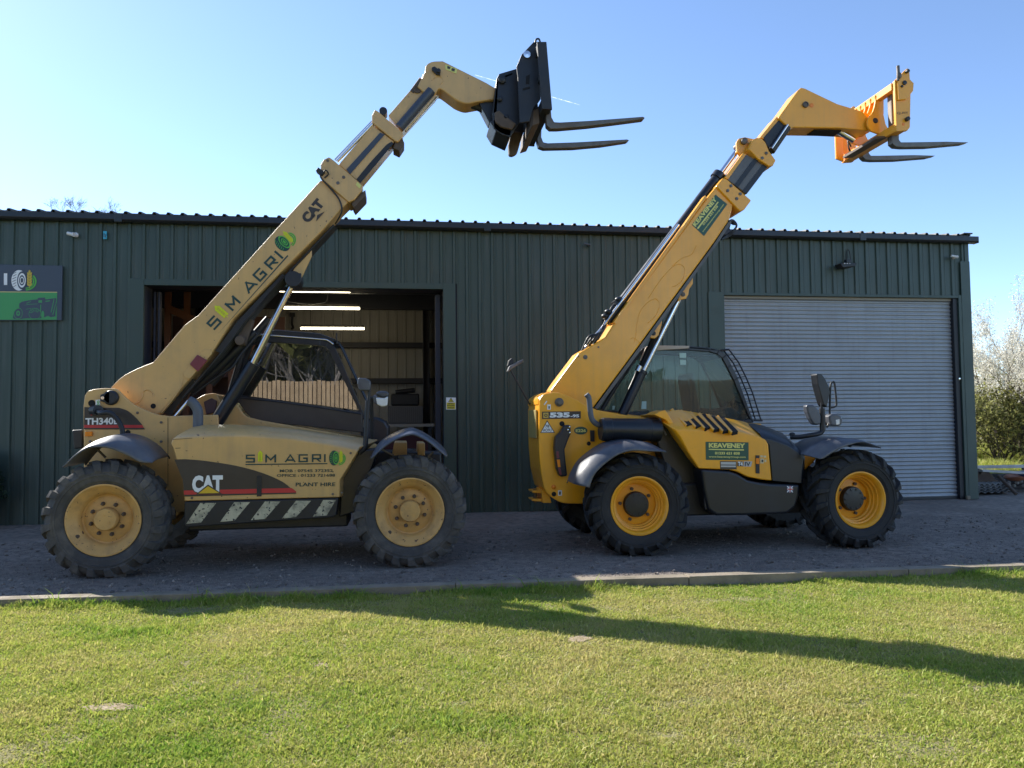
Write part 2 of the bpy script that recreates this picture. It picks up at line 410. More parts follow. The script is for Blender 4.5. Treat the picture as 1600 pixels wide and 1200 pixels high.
def fender(parent, outer, inner, Y0, Y1, Y2, m, n=5, th=.014, name='fender'):
    o = curve(outer, n); i = curve(inner, n)
    mid = [((a[0]*.35+b[0]*.65), (a[1]*.35+b[1]*.65)) for a, b in zip(o, i)]
    def r3(pts, Yp, Y): return [(P(a, b, Yp).x, Y, P(a, b, Yp).z) for a, b in pts]
    O = r3(o, Y0, Y1); I = r3(i, Y0, Y0);
    dy = Y1-Y0
    mix = lambda f: [(a[0]*f+b[0]*(1-f), a[1]*f+b[1]*(1-f)) for a, b in zip(o, i)]
    M = r3(mix(.18), Y0, Y0+.012); M2 = r3(mix(.62), Y0, Y0+dy*.35); M3 = r3(mix(.9), Y0, Y0+dy*.7)
    E = [(x, Y2-.05, z+.01) for x, _, z in O]; E2 = [(x, Y2, z-.02) for x, _, z in O]
    mb = MB(); mb.loft([I, M, M2, M3, O, E, E2], caps=False, closed=False)
    return build(name, mb, m, parent, smooth=50, solid=th)
# ================================================================== ground
WY = 13.56                                            # front wall plane of the shed
KA, KB = PG(0, 936, .03), PG(1600, 884, .03)          # front top edge of the kerb
def kerb_y(x): return KA.y + (KB.y-KA.y)*(x-KA.x)/(KB.x-KA.x)
def node_ground(name, cols, scales, rough, bump, bdist, bs):
    m = bpy.data.materials.new(name); m.use_nodes = True; t = m.node_tree; b = t.nodes['Principled BSDF']; L = t.links.new
    b.inputs['Roughness'].default_value = rough; b.inputs['Specular IOR Level'].default_value = .25
    tc = t.nodes.new('ShaderNodeTexCoord'); prev = None
    for i, (c, sc) in enumerate(zip(cols[1:], scales)):
        n = t.nodes.new('ShaderNodeTexNoise'); n.inputs['Scale'].default_value = sc; n.inputs['Detail'].default_value = 8; n.inputs['Roughness'].default_value = .6
        L(tc.outputs['Object'], n.inputs['Vector'])
        r = t.nodes.new('ShaderNodeMapRange'); r.inputs[1].default_value = .42; r.inputs[2].default_value = .64; L(n.outputs['Fac'], r.inputs[0])
        mx = t.nodes.new('ShaderNodeMix'); mx.data_type = 'RGBA'; mx.inputs[7].default_value = (*c, 1)
        if prev is None: mx.inputs[6].default_value = (*cols[0], 1)
        else: L(prev, mx.inputs[6])
        L(r.outputs[0], mx.inputs[0]); prev = mx.outputs[2]
    L(prev, b.inputs['Base Color'])
    n = t.nodes.new('ShaderNodeTexNoise'); n.inputs['Scale'].default_value = bs; n.inputs['Detail'].default_value = 6; L(tc.outputs['Object'], n.inputs['Vector'])
    bp = t.nodes.new('ShaderNodeBump'); bp.inputs['Strength'].default_value = bump; bp.inputs['Distance'].default_value = bdist
    L(n.outputs['Fac'], bp.inputs['Height']); L(bp.outputs[0], b.inputs['Normal'])
    return m
GRAV = node_ground('gravel_surface', [(.25, .21, .175), (.35, .295, .245), (.18, .152, .13)], [1.1, 9], .95, .9, .012, 130)
LAWN = node_ground('lawn_soil', [(.26, .235, .10), (.32, .27, .16), (.20, .20, .06)], [2.2, 14], .95, .8, .03, 80)
FIELD = node_ground('field_ground', [(.07, .09, .03), (.10, .11, .04)], [.3], .95, .3, .05, 10)
m = MB(); m.add([(-4000, -4000, -.16), (4000, -4000, -.16), (4000, 4000, -.16), (-4000, 4000, -.16)], [(0, 1, 2, 3)])
tag(build('ground', m, FIELD), kind='structure')
# gravel yard, gently uneven
def grid(x0, x1, nx, ys, zf):
    vs = []; fs = []; ny = len(ys)
    for j in range(ny):
        for i in range(nx+1):
            x = x0+(x1-x0)*i/nx; y = ys[j](x) if callable(ys[j]) else ys[j]
            vs.append((x, y, zf(x, y)))
    for j in range(ny-1):
        for i in range(nx): a = j*(nx+1)+i; fs.append((a, a+1, a+nx+2, a+nx+1))
    return vs, fs
def gz(x, y): return .012*math.sin(x*1.7+y*.9)*math.sin(y*2.1-x*.6)-.006
ysg = [lambda x, k=k: kerb_y(x)+.145+(22-kerb_y(x)-.145)*(k/70)**1.5 for k in range(71)]
m = MB(); m.add(*grid(-16, 40, 220, ysg, gz)); g_ = build('gravel_yard', m, GRAV, smooth=180); tag(g_, kind='structure')
ysl = [-16+(k*.5) for k in range(40)]+[lambda x, k=k: 4+(kerb_y(x)-.03-4)*k/20 for k in range(21)]
m = MB(); m.add(*grid(-16, 30, 100, ysl, lambda x, y: -.055+.010*math.sin(x*2.3)*math.sin(y*1.9+x))); l_ = build('lawn', m, LAWN, smooth=180); tag(l_, kind='structure')
# kerb: lengths of weathered timber-coloured edging
KERB = mat('kerb_concrete', (.27, .225, .165), .85, var=.35, scale=6, dirt=(.10, .09, .06), dirt_amt=.75, bump=.4)
m = MB(); x = -16.; rr = random.Random(5)
while x < 30:
    L_ = 2.35+rr.uniform(-.05, .05); a = x; b = x+L_-.008; dz = rr.uniform(-.006, .004)
    pts = lambda xx, o: kerb_y(xx)+o
    za, zb = .028+dz+rr.uniform(-.004, .004), .028+dz+rr.uniform(-.004, .004)
    m.loft([[(a, pts(a, 0), -.2), (a, pts(a, .15), -.2), (a, pts(a, .15), za), (a, pts(a, 0), za)], [(b, pts(b, 0), -.2), (b, pts(b, .15), -.2), (b, pts(b, .15), zb), (b, pts(b, 0), zb)]])
    x += L_
tag(build('kerb', m, KERB, bevel=.004), kind='structure')
# loose stones on the gravel
def stones(name, n, seed, region, smin, smax, mt):
    r = np.random.default_rng(seed); xs = r.uniform(region[0], region[1], n); u = r.random(n)**1.5
    y0 = KA.y+(KB.y-KA.y)*(xs-KA.x)/(KB.x-KA.x)+.16; ys = y0+(region[2]-y0)*u
    s = r.uniform(smin, smax, n)*(1+2.5*(r.random(n) > .975)); zz = .012*np.sin(xs*1.7+ys*.9)*np.sin(ys*2.1-xs*.6)-.006
    base = np.array([(1, 0, 0), (-.9, .2, 0), (.1, 1, 0), (0, -1, .1), (.15, .1, .8), (0, 0, -.7)]); fc = np.array([(0, 2, 4), (2, 1, 4), (1, 3, 4), (3, 0, 4), (2, 0, 5), (1, 2, 5), (3, 1, 5), (0, 3, 5)])
    a = r.uniform(0, 6.28, n); ca, sa = np.cos(a), np.sin(a); st = r.uniform(.6, 1.3, (n, 3))
    V = base[None]*st[:, None]*s[:, None, None]+r.normal(0, .12, (n, 6, 3))*s[:, None, None]
    X = V[..., 0]*ca[:, None]-V[..., 1]*sa[:, None]+xs[:, None]; Yv = V[..., 0]*sa[:, None]+V[..., 1]*ca[:, None]+ys[:, None]; Z = V[..., 2]+zz[:, None]+s[:, None]*.2
    co = np.stack([X, Yv, Z], -1).reshape(-1, 3); F = (fc[None]+6*np.arange(n)[:, None, None]).reshape(-1, 3)
    return raw_mesh(name, co, F, mt, colors=np.repeat(r.random(n), 6))
def raw_mesh(name, co, F, mt, colors=None):
    me = bpy.data.meshes.new(name); k = F.shape[1]
    me.vertices.add(len(co)); me.vertices.foreach_set('co', co.astype(np.float32).ravel())
    me.loops.add(F.size); me.loops.foreach_set('vertex_index', F.astype(np.int32).ravel())
    me.polygons.add(len(F)); me.polygons.foreach_set('loop_start', np.arange(0, F.size, k, dtype=np.int32)); me.polygons.foreach_set('loop_total', np.full(len(F), k, np.int32))
    me.update(calc_edges=True)
    if colors is not None:
        at = me.attributes.new('tint', 'FLOAT', 'POINT'); at.data.foreach_set('value', colors.astype(np.float32))
    return link_mesh(name, me, mt)
def tint_mat(name, c0, c1, rough=.9, trans=0., c2=None, spec=.3):
    m = bpy.data.materials.new(name); m.use_nodes = True; t = m.node_tree; b = t.nodes['Principled BSDF']; L = t.links.new
    at = t.nodes.new('ShaderNodeAttribute'); at.attribute_name = 'tint'
    cr = t.nodes.new('ShaderNodeValToRGB'); cr.color_ramp.elements[0].color = (*c0, 1); cr.color_ramp.elements[1].color = (*c1, 1)
    if c2: e = cr.color_ramp.elements.new(.5); e.color = (*c2, 1)
    L(at.outputs['Fac'], cr.inputs[0]); L(cr.outputs[0], b.inputs['Base Color']); b.inputs['Roughness'].default_value = rough; b.inputs['Specular IOR Level'].default_value = spec
    if trans:
        tl = t.nodes.new('ShaderNodeBsdfTranslucent'); L(cr.outputs[0], tl.inputs[0]); ms = t.nodes.new('ShaderNodeMixShader'); ms.inputs[0].default_value = trans
        L(b.outputs[0], ms.inputs[1]); L(tl.outputs[0], ms.inputs[2]); L(ms.outputs[0], t.nodes['Material Output'].inputs[0])
    return m
STN = tint_mat('gravel_stone', (.11, .095, .082), (.34, .295, .25), .9)
tag(stones('gravel', 75000, 4, (-6.5, 13, 11.5), .003, .0075, STN), kind='stuff')

# ================================================================== shed
shed = thing('shed', (2, 17, 0), 'long dark green profiled steel shed with an open bay and a grey roller door', 'shed')
GREEN = mat('green_cladding', (.042, .070, .055), .42, var=.14, scale=1.5, dirt=(.075, .095, .085), dirt_amt=.35, dscale=1.2, streak=((.10, .115, .10), .4), bump=.06, bscale=2.2)
GTRIM = mat('green_trim', (.040, .068, .053), .42, var=.1, scale=2, dirt=(.07, .08, .075), dirt_amt=.3)
GUT = mat('gutter_black', (.016, .018, .02), .35, var=.2)
ROOFM = mat('roof_sheet', (.07, .075, .075), .6, var=.3, scale=4, dirt=(.16, .15, .13), dirt_amt=.5)
INNER = mat('inner_cladding', (.37, .365, .34), .6, var=.12, scale=2)
DSTEEL = mat('dark_frame_steel', (.022, .026, .042), .5)
ZE = 4.98; Z0 = .0
def wx(px, py=600): return P(px, py, WY).x
XL, XR = -12.5, P(1524, 700, WY).x
D0, D1 = wx(225, 500), wx(693, 560); DZ = P(458, 449, WY).z
E0, E1 = wx(1133.5, 600), wx(1501, 600); EZ = P(1300, 463.5, WY).z
PITCHC = .2265
def clad(mb, x0, x1, z0, z1, Y, sgn=-1, pitch=PITCHC, h=.030, off=0.):
    xs = []; k = math.floor((x0-off)/pitch)-1
    while True:
        c = off+k*pitch
        if c-.05 > x1: break
        for dx, dy in ((-.034, 0), (-.020, h), (.020, h), (.034, 0), (.068, 0), (.072, .004), (.078, .004), (.082, 0)):
            xx = c+dx
            if x0 < xx < x1: xs.append((xx, dy))
        k += 1
    xs = [(x0, 0)]+xs+[(x1, 0)]
    vs = []; fs = []
    for x, d in xs: vs += [(x, Y+sgn*d, z0), (x, Y+sgn*d, z1)]
    for i in range(len(xs)-1): fs.append((2*i, 2*i+2, 2*i+3, 2*i+1))
    mb.add(vs, fs)
m = MB()
mid = lambda x: .03+(math.floor((x-.03)/PITCHC)+.22)*PITCHC      # seams fall on the flat pans, not on a rib
B0, B1, B2 = mid(D0-.10), mid(D1+.20), mid(E0-.18)
clad(m, XL, B0, Z0, ZE, WY, off=.03); clad(m, B0, B1, DZ+.10, ZE, WY, off=.03); clad(m, B1, B2, Z0, ZE, WY, off=.03); clad(m, B2, XR-.06, EZ+.05, ZE, WY, off=.03)
build('wall', m, GREEN, shed)
m = MB(); m.box(XL, D0, WY+.035, WY+.10, 0, ZE); m.box(D1, E0, WY+.035, WY+.10, 0, ZE); m.box(E1, XR-.02, WY+.035, WY+.10, 0, ZE)
m.box(D0, D1, WY+.036, WY+.10, DZ, ZE); m.box(E0, E1, WY+.036, WY+.10, EZ, ZE); build('wall_lining', m, DSTEEL, shed)
# flashings around the openings and the corner
m = MB()
m.box(E0-.305, E0, WY-.034, WY+.034, 0, EZ+.055); m.box(E1, XR-.07, WY-.034, WY+.034, 0, EZ+.06); m.box(E0, E1, WY-.030, WY+.034, EZ, EZ+.05)
m.box(XR-.20, XR, WY-.040, WY-.035, 0, ZE-.35); m.box(XR-.005, XR+.001, WY-.036, WY+.3, 0, ZE-.35); m.box(XR-.10, XR-.01, WY-.038, WY-.033, ZE-.36, ZE)
build('flashing', m, GTRIM, shed, bevel=.004)
m = MB()
m.box(D0-.225, D0+.0, WY-.034, WY+.034, 0, DZ+.11); m.box(D1, D1+.215, WY-.034, WY+.034, 0, DZ+.11)
m.box(D0-.0, D1+.0, WY-.030, WY+.034, DZ, DZ+.105)
build('flashing', m, GTRIM, shed, bevel=.004)
# deep jambs of the open bay
m = MB(); m.box(D0-.02, D0+.001, WY+.1, WY+.42, 0, DZ); m.box(D1-.001, D1+.02, WY+.1, WY+.42, 0, DZ); m.box(D0, D1, WY+.1, WY+.42, DZ-.001, DZ+.02)
for x in (D0+.06, D0+.13): m.box(x, x+.03, WY+.3, WY+.42, 0, DZ-.05)
m.box(D1-.13, D1-.04, WY+.25, WY+.42, 0, DZ-.05); build('door_jamb', m, DSTEEL, shed, bevel=.004)
# eaves: sofit strip, gutter with brackets, roof sheets
m = MB(); m.box(XL, XR, WY-.06, WY+.1, ZE, ZE+.06)
prof = [(-.16, .15), (-.165, .06), (-.14, .03), (-.05, .02), (-.02, .03), (-.02, .15), (-.035, .15), (-.035, .045), (-.05, .035), (-.13, .045), (-.148, .065), (-.148, .15)]
XG = P(1526, 380, WY-.1).x
m.loft([[(XL, WY+a, ZE+b-.03) for a, b in prof], [(XG, WY+a, ZE+b-.03) for a, b in prof]]); m.box(XG-.015, XG, WY-.164, WY-.02, ZE-.008, ZE+.119)
gut = build('gutter', m, GUT, shed, bevel=.004)
for px in (190, 760, 1340):
    x = wx(px, 350); m = MB(); m.box(x-.06, x+.06, WY-.170, WY-.02, ZE-.015, ZE+.125); build('gutter_joint', m, GUT, gut, bevel=.004)
# roof
SL = math.tan(R(7)); RY0 = WY-.11; RYm = WY+3.2; RY1 = WY+6.5
m = MB(); xs = []; k = 0; x = XL
while x < XR+.02:
    for dx, dz in ((0, 0), (.055, 0), (.072, .035), (.105, .035), (.122, 0)): xs.append((x+dx, dz))
    x += .225
zR = ZE+.14
vs = []; fs = []
for X, d in xs: vs += [(X, RY0, zR+d), (X, RYm, zR+d+SL*(RYm-RY0)), (X, RY1, zR+d)]
for i in range(len(xs)-1): fs += [(3*i, 3*i+3, 3*i+4, 3*i+1), (3*i+1, 3*i+4, 3*i+5, 3*i+2)]
m.add(vs, fs); roof = build('roof', m, ROOFM, shed, solid=.012)
m = MB(); m.box(XR-.16, XR+.03, RY0-.01, RY0+2.5, zR+.035, zR+.06); build('verge_flashing', m, GUT, roof, bevel=.006)
# side and back walls, inside
for Xs in (XL, XR-.02):
    m = MB(); m.prism([(Xs, 0), (Xs+.02, 0), (Xs+.02, ZE), (Xs, ZE)], WY+.3, RY1-.12); build('side_wall', m, GREEN, shed)
BYY = WY+6.15
m = MB(); clad(m, XL, XR, .0, ZE+.1, BYY, off=.1); build('back_wall', m, INNER, shed)
m = MB()
for z in (.8, P(620, 599, BYY-.2).z, P(620, 543, BYY-.2).z): m.box(XL, XR, BYY-.20, BYY-.04, z, z+.13)
build('side_rail', m, DSTEEL, shed)
m = MB(); m.box(XL, XR, WY+.2, BYY, -.02, .012); build('floor_slab', m, mat('concrete_floor', (.2, .19, .18), .8, var=.2), shed)
m = MB()
for x in (D0-.6, D1-.05-.25+.1, E0-.6): 
    m.box(x, x+.02, BYY-.55, BYY-.25, 0, ZE+.4); m.box(x+.14, x+.16, BYY-.55, BYY-.25, 0, ZE+.4); m.box(x+.02, x+.14, BYY-.41, BYY-.39, 0, ZE+.4)
m.box(XL, XR, WY+2.0, WY+2.15, DZ+.25, DZ+.5); m.box(XL, XR, BYY-.7, BYY-.5, P(620, 483, BYY-.7).z, 5.2)
build('steel_column', m, DSTEEL, shed)
m = MB(); m.box(E0-.45, E0-.35, WY+.3, BYY, 0, ZE); build('dividing_wall', m, INNER, shed)
# roller door: corrugated slats with head strip and side guides
m = MB(); n = 50; vs = []; fs = []; z = .03; rows = []
sl = (EZ-.08)/n
for k in range(n):
    for t, d in ((0, 0.), (.18, -.004), (.38, -.020), (.55, -.024), (.72, -.020), (.9, -.004)): rows.append((z+(k+t)*sl, d))
rows.append((z+n*sl, 0))
for zz, d in rows: vs += [(E0+.0, WY+.10+d, zz), (E1-.10, WY+.10+d, zz)]
for i in range(len(rows)-1): fs.append((2*i, 2*i+1, 2*i+3, 2*i+2))
m.add(vs, fs); GALV = mat('galvanised_slat', (.36, .38, .395), .40, metal=.3, var=.08, scale=2, dirt=(.2, .2, .195), dirt_amt=.25, streak=((.2, .2, .19), .2), bump=.05, bscale=2)
rd = build('roller_door', m, GALV, shed, smooth=50)
m = MB(); m.box(E0, E1-.10, WY+.05, WY+.11, EZ-.05, EZ-.002); build('head_strip', m, mat('head_strip_tan', (.30, .27, .22), .5), rd)
m = MB(); m.box(E1-.10, E1-.005, WY+.0, WY+.14, .0, EZ-.005); build('guide_rail', m, mat('guide_black', (.010, .011, .016), .5), rd, bevel=.004)
m = MB(); m.box(E0, E1-.10, WY+.06, WY+.10, .005, .05); build('bottom_bar', m, BLACK, rd, bevel=.003)
m = MB(); m.box(E1-.02, E1+.05, WY-.09, WY-.045, .0, .07); build('door_stop', m, KERB, rd, bevel=.008)
m = MB(); m.lathe([(.022, 0), (.02, -.02), (.001, -.022)], (P(1498.5, 592, WY).x, WY, P(1498.5, 592, WY).z), 12); build('lock_knob', m, CHROME, rd)

# ------------------------------------------------------------------ fixtures on the shed and things inside
TUBE = emit('tube_light', (1, .86, .58), 5)
def tube_light(px0, px1, py0, py1, Y, label):
    a, b = P(px0, py0, Y), P(px1, py1, Y)
    t = thing('tube_light', a, label, 'light', 'tube lights inside the open bay')
    m = MB(); m.box(a.x, b.x, Y-.05, Y+.05, (a.z+b.z)/2+.03, (a.z+b.z)/2+.08); build('batten', m, GUT, t)
    m = MB(); m.tube([(a.x, Y, (a.z+b.z)/2), (b.x, Y, (a.z+b.z)/2)], .024, 10); build('tube', m, TUBE, t, smooth=60)
    for f in (.15, .85):
        m = MB(); x = a.x+(b.x-a.x)*f; m.rod((x, Y, a.z+.06), (x, Y, ZE+.3), .006, 6); build('hanger', m, GUT, t)
tube_light(436, 547, 454, 455.5, WY+1.3, 'uppermost lit tube light in the open bay, just below the lintel')
tube_light(443, 562, 481, 482, WY+2.4, 'middle of the three lit tube lights in the open bay')
tube_light(470, 569, 513, 513.5, WY+4.2, 'lowest lit tube light, just above the tan telehandler cab roof')
def camera_fixture(px, py, mm, label, r=.05):
    c = P(px, py, WY-.1); t = thing('security_camera', c, label, 'security camera', 'cameras on the shed wall')
    m = MB(); m.tube([c+Vector((-.05, .0, .02)), c+Vector((.045, -.03, -.005))], r*.5, 14); b = build('camera_body', m, mm, t, smooth=40)
    m = MB(); m.tube([c+Vector((.04, -.03, -.005)), c+Vector((.06, -.036, -.008))], r*.6, 14); build('lens_hood', m, mm, t, smooth=40)
    m = MB(); m.lathe([(r*.7, 0), (r*.7, -.02), (r*.4, -.04), (.001, -.04)], (c.x+.05, WY-.03, c.z+.01), 16); m.rod(c+Vector((.01, 0, 0)), Vector((c.x+.05, WY-.04, c.z+.01)), .014); build('wall_mount', m, mm, t, smooth=40)
camera_fixture(111, 366.5, LAMPW, 'white bullet security camera high on the wall above the slate sign', .06)
camera_fixture(1490, 401.5, LAMPW, 'white security camera at the right end of the wall under the gutter')
camera_fixture(917, 382.5, GREYP, 'small dark camera under the gutter between the two booms', .035)
c = P(164, 367, WY-.04); t = thing('alarm_tag', c, 'small cyan tag fixed to the wall right of the white camera', 'tag')
m = MB(); m.pp([(161, 361), (166.5, 361), (166.5, 373.5), (161, 373.5)], WY-.06, .03); build('case', m, mat('cyan_plastic', (.05, .42, .60), .4), t, bevel=.004)
m = MB(); m.flat(PL([(162, 364), (163.2, 364), (163.2, 371), (162, 371)], WY-.062), WY-.062); m.flat(PL([(164.2, 366), (165.5, 366), (165.5, 371), (164.2, 371)], WY-.062), WY-.062); build('marking', m, DECB, t)
c = P(1326, 412, WY-.1); t = thing('flood_light', c, 'small black floodlight with wire loop above the roller door', 'light')
m = MB(); m.pp([(1313, 411), (1340, 410.5), (1336, 416), (1317, 418)], WY-.26, .2); build('lamp_head', m, BLACK, t, bevel=.01)
m = MB(); m.tube(curve([P(1323, 409, WY-.05), P(1322.5, 396, WY-.05), P(1325, 390, WY-.05), P(1328, 396, WY-.05), P(1329, 409, WY-.05)], 5), .008, 6); m.box(c.x-.05, c.x+.05, WY-.12, WY-.01, c.z+.02, c.z+.08); build('bracket', m, BLACK, t, smooth=60)
m = MB()
for px in (1319.5, 1323.5, 1327.5): m.lathe([(.012, 0), (.01, -.01), (.001, -.01)], (P(px, 411.7, WY-.26).x, WY-.262, P(px, 411.7, WY-.26).z), 8)
build('indicator', m, LAMPW, t)
# warning notice
SY = WY-.045
c = P(704.5, 630, SY); t = thing('warning_sign', c, 'small white and yellow warning notice beside the open bay', 'sign')
m = MB(); m.pp([(697, 621), (712.3, 621.2), (712.3, 640), (697, 640)], SY, .006); build('sign_board', m, WHITE, t)
m = MB(); m.flat(PL([(698, 629), (711.4, 629), (711.4, 639.2), (698, 639.2)], SY-.002), SY-.002); m.flat(PL([(704.6, 621.6), (708.6, 627.8), (700.8, 627.8)], SY-.002), SY-.002); build('yellow_panel', m, mat('notice_yellow', (.72, .60, .04), .5), t)
m = MB(); fr = Frame2((700.4, 628.1), (709, 628.1), 7, SY-.003)
for q in ([(0, 0), (1, 0), (.9, .1), (.1, .1)], [(0, 0), (.1, .1), (.5, .85), (.5, 1)], [(1, 0), (.5, 1), (.5, .85), (.9, .1)], [(.45, .2), (.55, .2), (.57, .55), (.43, .55)]): m.add([fr(x, y) for x, y in q], [tuple(range(4))])
for y in (636.0, 637.4): m.flat(PL([(699.5, y), (710, y), (710, y+.7), (699.5, y+.7)], SY-.004), SY-.004)
build('warning_symbol', m, DECB, t)
decal_text('notice_line', 'SITE IS', (700.6, 631.7), (708.8, 631.7), 2, SY-.004, DECB, t, .03); decal_text('notice_line', 'MONITORED', (698.8, 634.6), (710.6, 634.6), 2, SY-.004, DECB, t, .03)
# shop sign at the left
SY = WY-.06
t = thing('company_sign', P(30, 457, SY), 'slate and green company sign with tyre and wheat emblem on the shed wall', 'sign')
m = MB(); m.pp([(-60, 412), (97.5, 415), (96, 500.5), (-60, 501)], SY, .03); build('sign_board', m, mat('sign_slate', (.055, .072, .10), .45), t, bevel=.004)
m = MB(); m.flat(PL([(-60, 456.5), (89.3, 457.2), (88.6, 499.6), (-60, 499.6)], SY-.003), SY-.003); build('green_panel', m, mat('sign_green', (.06, .33, .10), .45), t)
m = MB(); m.flat(PL([(-60, 454.8), (89.3, 456), (89.3, 457.3), (-60, 456.3)], SY-.005), SY-.005); build('gold_line', m, mat('sign_gold', (.6, .5, .2), .45), t)
m = MB(); m.flat(PL([(6, 427), (11.3, 427), (11.3, 445.3), (6, 445.3)], SY-.004), SY-.004); build('letter', m, WHITE, t)
emblem(t, (17.5, 454), (57, 454.3), 35, SY-.004, WHITE, MATS['sign_slate'])
fr = Frame2((20, 499.4), (88.6, 499.5), 41, SY-.005)
SLT = MATS['sign_slate']; m = MB()
body = [(.0, .08), (.02, .28), (.08, .42), (.14, .46), (.14, .66), (.2, .74), (.36, .80), (.56, .84), (.56, .9), (.72, .92), (.74, .84), (.98, .9), (1, .62), (.97, .3), (.97, .14), (.86, .1), (.8, .16), (.72, .1), (.6, .05), (.3, .05), (.16, .02), (.03, .02)]
m.add([fr(x, y) for x, y in body], [tuple(range(len(body)))]); build('tractor_picture', m, SLT, t)
m = MB(); SG = MATS['sign_green']
ring(m, fr, .12, .26, .10, .24, .90, dy=-.002); ring(m, fr, .12, .26, .045, .11, .4, dy=-.002); ring(m, fr, .50, .24, .14, .24, .93, dy=-.002)
m.add(ell(fr, .68, .2, .035, .17, 16, dy=-.002), [tuple(range(16))])
for k in range(6): a = .5+k*.42; m.add([fr(.50+.06*math.cos(a), .24+.10*math.sin(a), -.002), fr(.50+.13*math.cos(a+.2), .24+.22*math.sin(a+.2), -.002), fr(.50+.13*math.cos(a+.3), .24+.22*math.sin(a+.3), -.002), fr(.50+.06*math.cos(a+.18), .24+.10*math.sin(a+.18), -.002)], [(0, 1, 2, 3)])
for q in ([(.24, .58), (.34, .64), (.56, .66), (.56, .645), (.34, .62)], [(.30, .44), (.42, .47), (.42, .455), (.3, .42)], [(.62, .3), (.64, .3), (.64, .62), (.62, .62)], [(.3, .68), (.4, .76), (.405, .74), (.31, .66)], [(.9, .2), (.99, .8), (1., .8), (.92, .2)], [(.86, .3), (.93, .86), (.945, .86), (.88, .3)], [(.58, .7), (.66, .7), (.66, .8), (.58, .8)], [(.74, .74), (.84, .76), (.84, .8), (.74, .78)]): m.add([fr(x, y, -.002) for x, y in q], [tuple(range(len(q)))])
build('tractor_lines', m, SG, t)
# plant in a terracotta pot at the left
c = PG(-12, 822, 0); 
t = thing('potted_shrub', (c.x-.08, c.y-.35, 0), 'dark evergreen shrub in a terracotta pot against the wall at the left edge', 'plant'); cx, cyy = c.x-.08, c.y-.35
m = MB(); m.lathez([(.16, 0), (.17, .02), (.23, .40), (.26, .41), (.26, .47), (.22, .47), (.21, .42), (.001, .42)], (cx, cyy, 0), 28); build('pot', m, mat('terracotta', (.20, .085, .055), .8, var=.2, dirt=(.2, .15, .12), dirt_amt=.4), t, smooth=35)
def leaf_cloud(n, seed, fn, size):
    r = np.random.default_rng(seed); p = fn(r, n); nn = len(p)
    d = r.normal(size=(nn, 3)); d /= np.linalg.norm(d, axis=1)[:, None]; e = r.normal(size=(nn, 3)); e -= d*(e*d).sum(1)[:, None]; e /= np.linalg.norm(e, axis=1)[:, None]
    s = size*r.uniform(.6, 1.4, nn)[:, None]; co = np.stack([p-d*s, p+e*s*.45, p+d*s, p-e*s*.45], 1).reshape(-1, 3)
    return co, np.arange(nn*4).reshape(-1, 4), np.repeat(r.random(nn), 4)
def attach(o, parent):
    o.parent = parent; o.matrix_parent_inverse = Matrix.Translation(-WPOS.get(parent.name, Vector((0, 0, 0)))); return o
def shrubf(r, n):
    a = r.uniform(0, 6.28, n); h = r.random(n)**.8; rad = (.10+.30*(1-h)**.7)*r.random(n)**.35*(1+.25*np.sin(a*5+h*9)); return np.stack([cx+rad*np.cos(a), cyy+rad*np.sin(a), .45+.75*h], 1)
attach(raw_mesh('foliage', *leaf_cloud(4200, 3, shrubf, .032)[:2], tint_mat('conifer_leaf', (.012, .03, .016), (.03, .06, .03), .7), leaf_cloud(4200, 3, shrubf, .032)[2]), t)
m = MB(); m.tube([(cx, cyy, .4), (cx+.02, cyy, .8), (cx, cyy, 1.1)], [.03, .02, .01], 8); build('stem', m, RUSTB, t)
# inside: timber racking at the left, bench and shelf at the right
WOOD = mat('rack_timber', (.22, .095, .05), .7, var=.25, scale=5, dirt=(.1, .05, .03), dirt_amt=.4)
ry = WY+2.6; x0 = P(256, 560, ry).x
t = thing('timber_rack', (x0+1, ry+.6, 0), 'reddish brown timber racking inside the left of the open bay', 'rack')
m = MB()
for k, dx in enumerate((0, .36, .80, 1.22, 1.65)): m.box(x0+dx, x0+dx+.11, ry+k*.02, ry+k*.02+.10, 0, P(256, 452, ry).z-.0-.28*max(0, k-1))
build('upright', m, WOOD, t, bevel=.004)
m = MB(); a = Vector((x0+.14, ry+.15, 3.95)); 
m.loft([[(x0+.05, ry-.06, 4.02), (x0+.05, ry-.01, 4.02), (x0+.05, ry-.01, 3.86), (x0+.05, ry-.06, 3.86)], [(x0+2.3, ry-.06, 2.95), (x0+2.3, ry-.01, 2.95), (x0+2.3, ry-.01, 2.79), (x0+2.3, ry-.06, 2.79)]]); build('brace', m, WOOD, t)
m = MB()
for z in (.8, 1.75, 2.65): m.box(x0+.11, x0+1.9, ry+.12, ry+.75, z, z+.06)
for z in (1.45, 2.55): m.box(x0+.11, x0+1.9, ry+.10, ry+.13, z, z+.12)
m.box(x0-.1, x0+2.2, ry+.95, ry+1.0, 0, 3.9); build('shelf_board', m, mat('rack_board', (.11, .06, .05), .8, var=.3), t)
by2 = BYY-1.6
t = thing('workbench', (P(640, 665, by2).x, by2, 0), 'steel workbench with pale front edge at the back of the open bay', 'workbench')
xa, xb = P(560, 665, by2).x, P(679, 665, by2).x; zt = P(640, 665, by2).z
m = MB(); m.box(xa, xb, by2, by2+.9, zt-.03, zt+.04); build('bench_top', m, mat('bench_edge', (.38, .36, .34), .5), t, bevel=.006)
for x in (xa+.05, xb-.15):
    for yo in (.06, .76):
        m = MB(); m.box(x, x+.08, by2+yo, by2+yo+.08, 0, zt-.03); build('bench_leg', m, DSTEEL, t)
m = MB(); m.box(xa+.1, xb-.1, by2+.5, by2+.8, .0, zt-.2); build('bench_panel', m, mat('red_panel', (.10, .02, .03), .5), t)
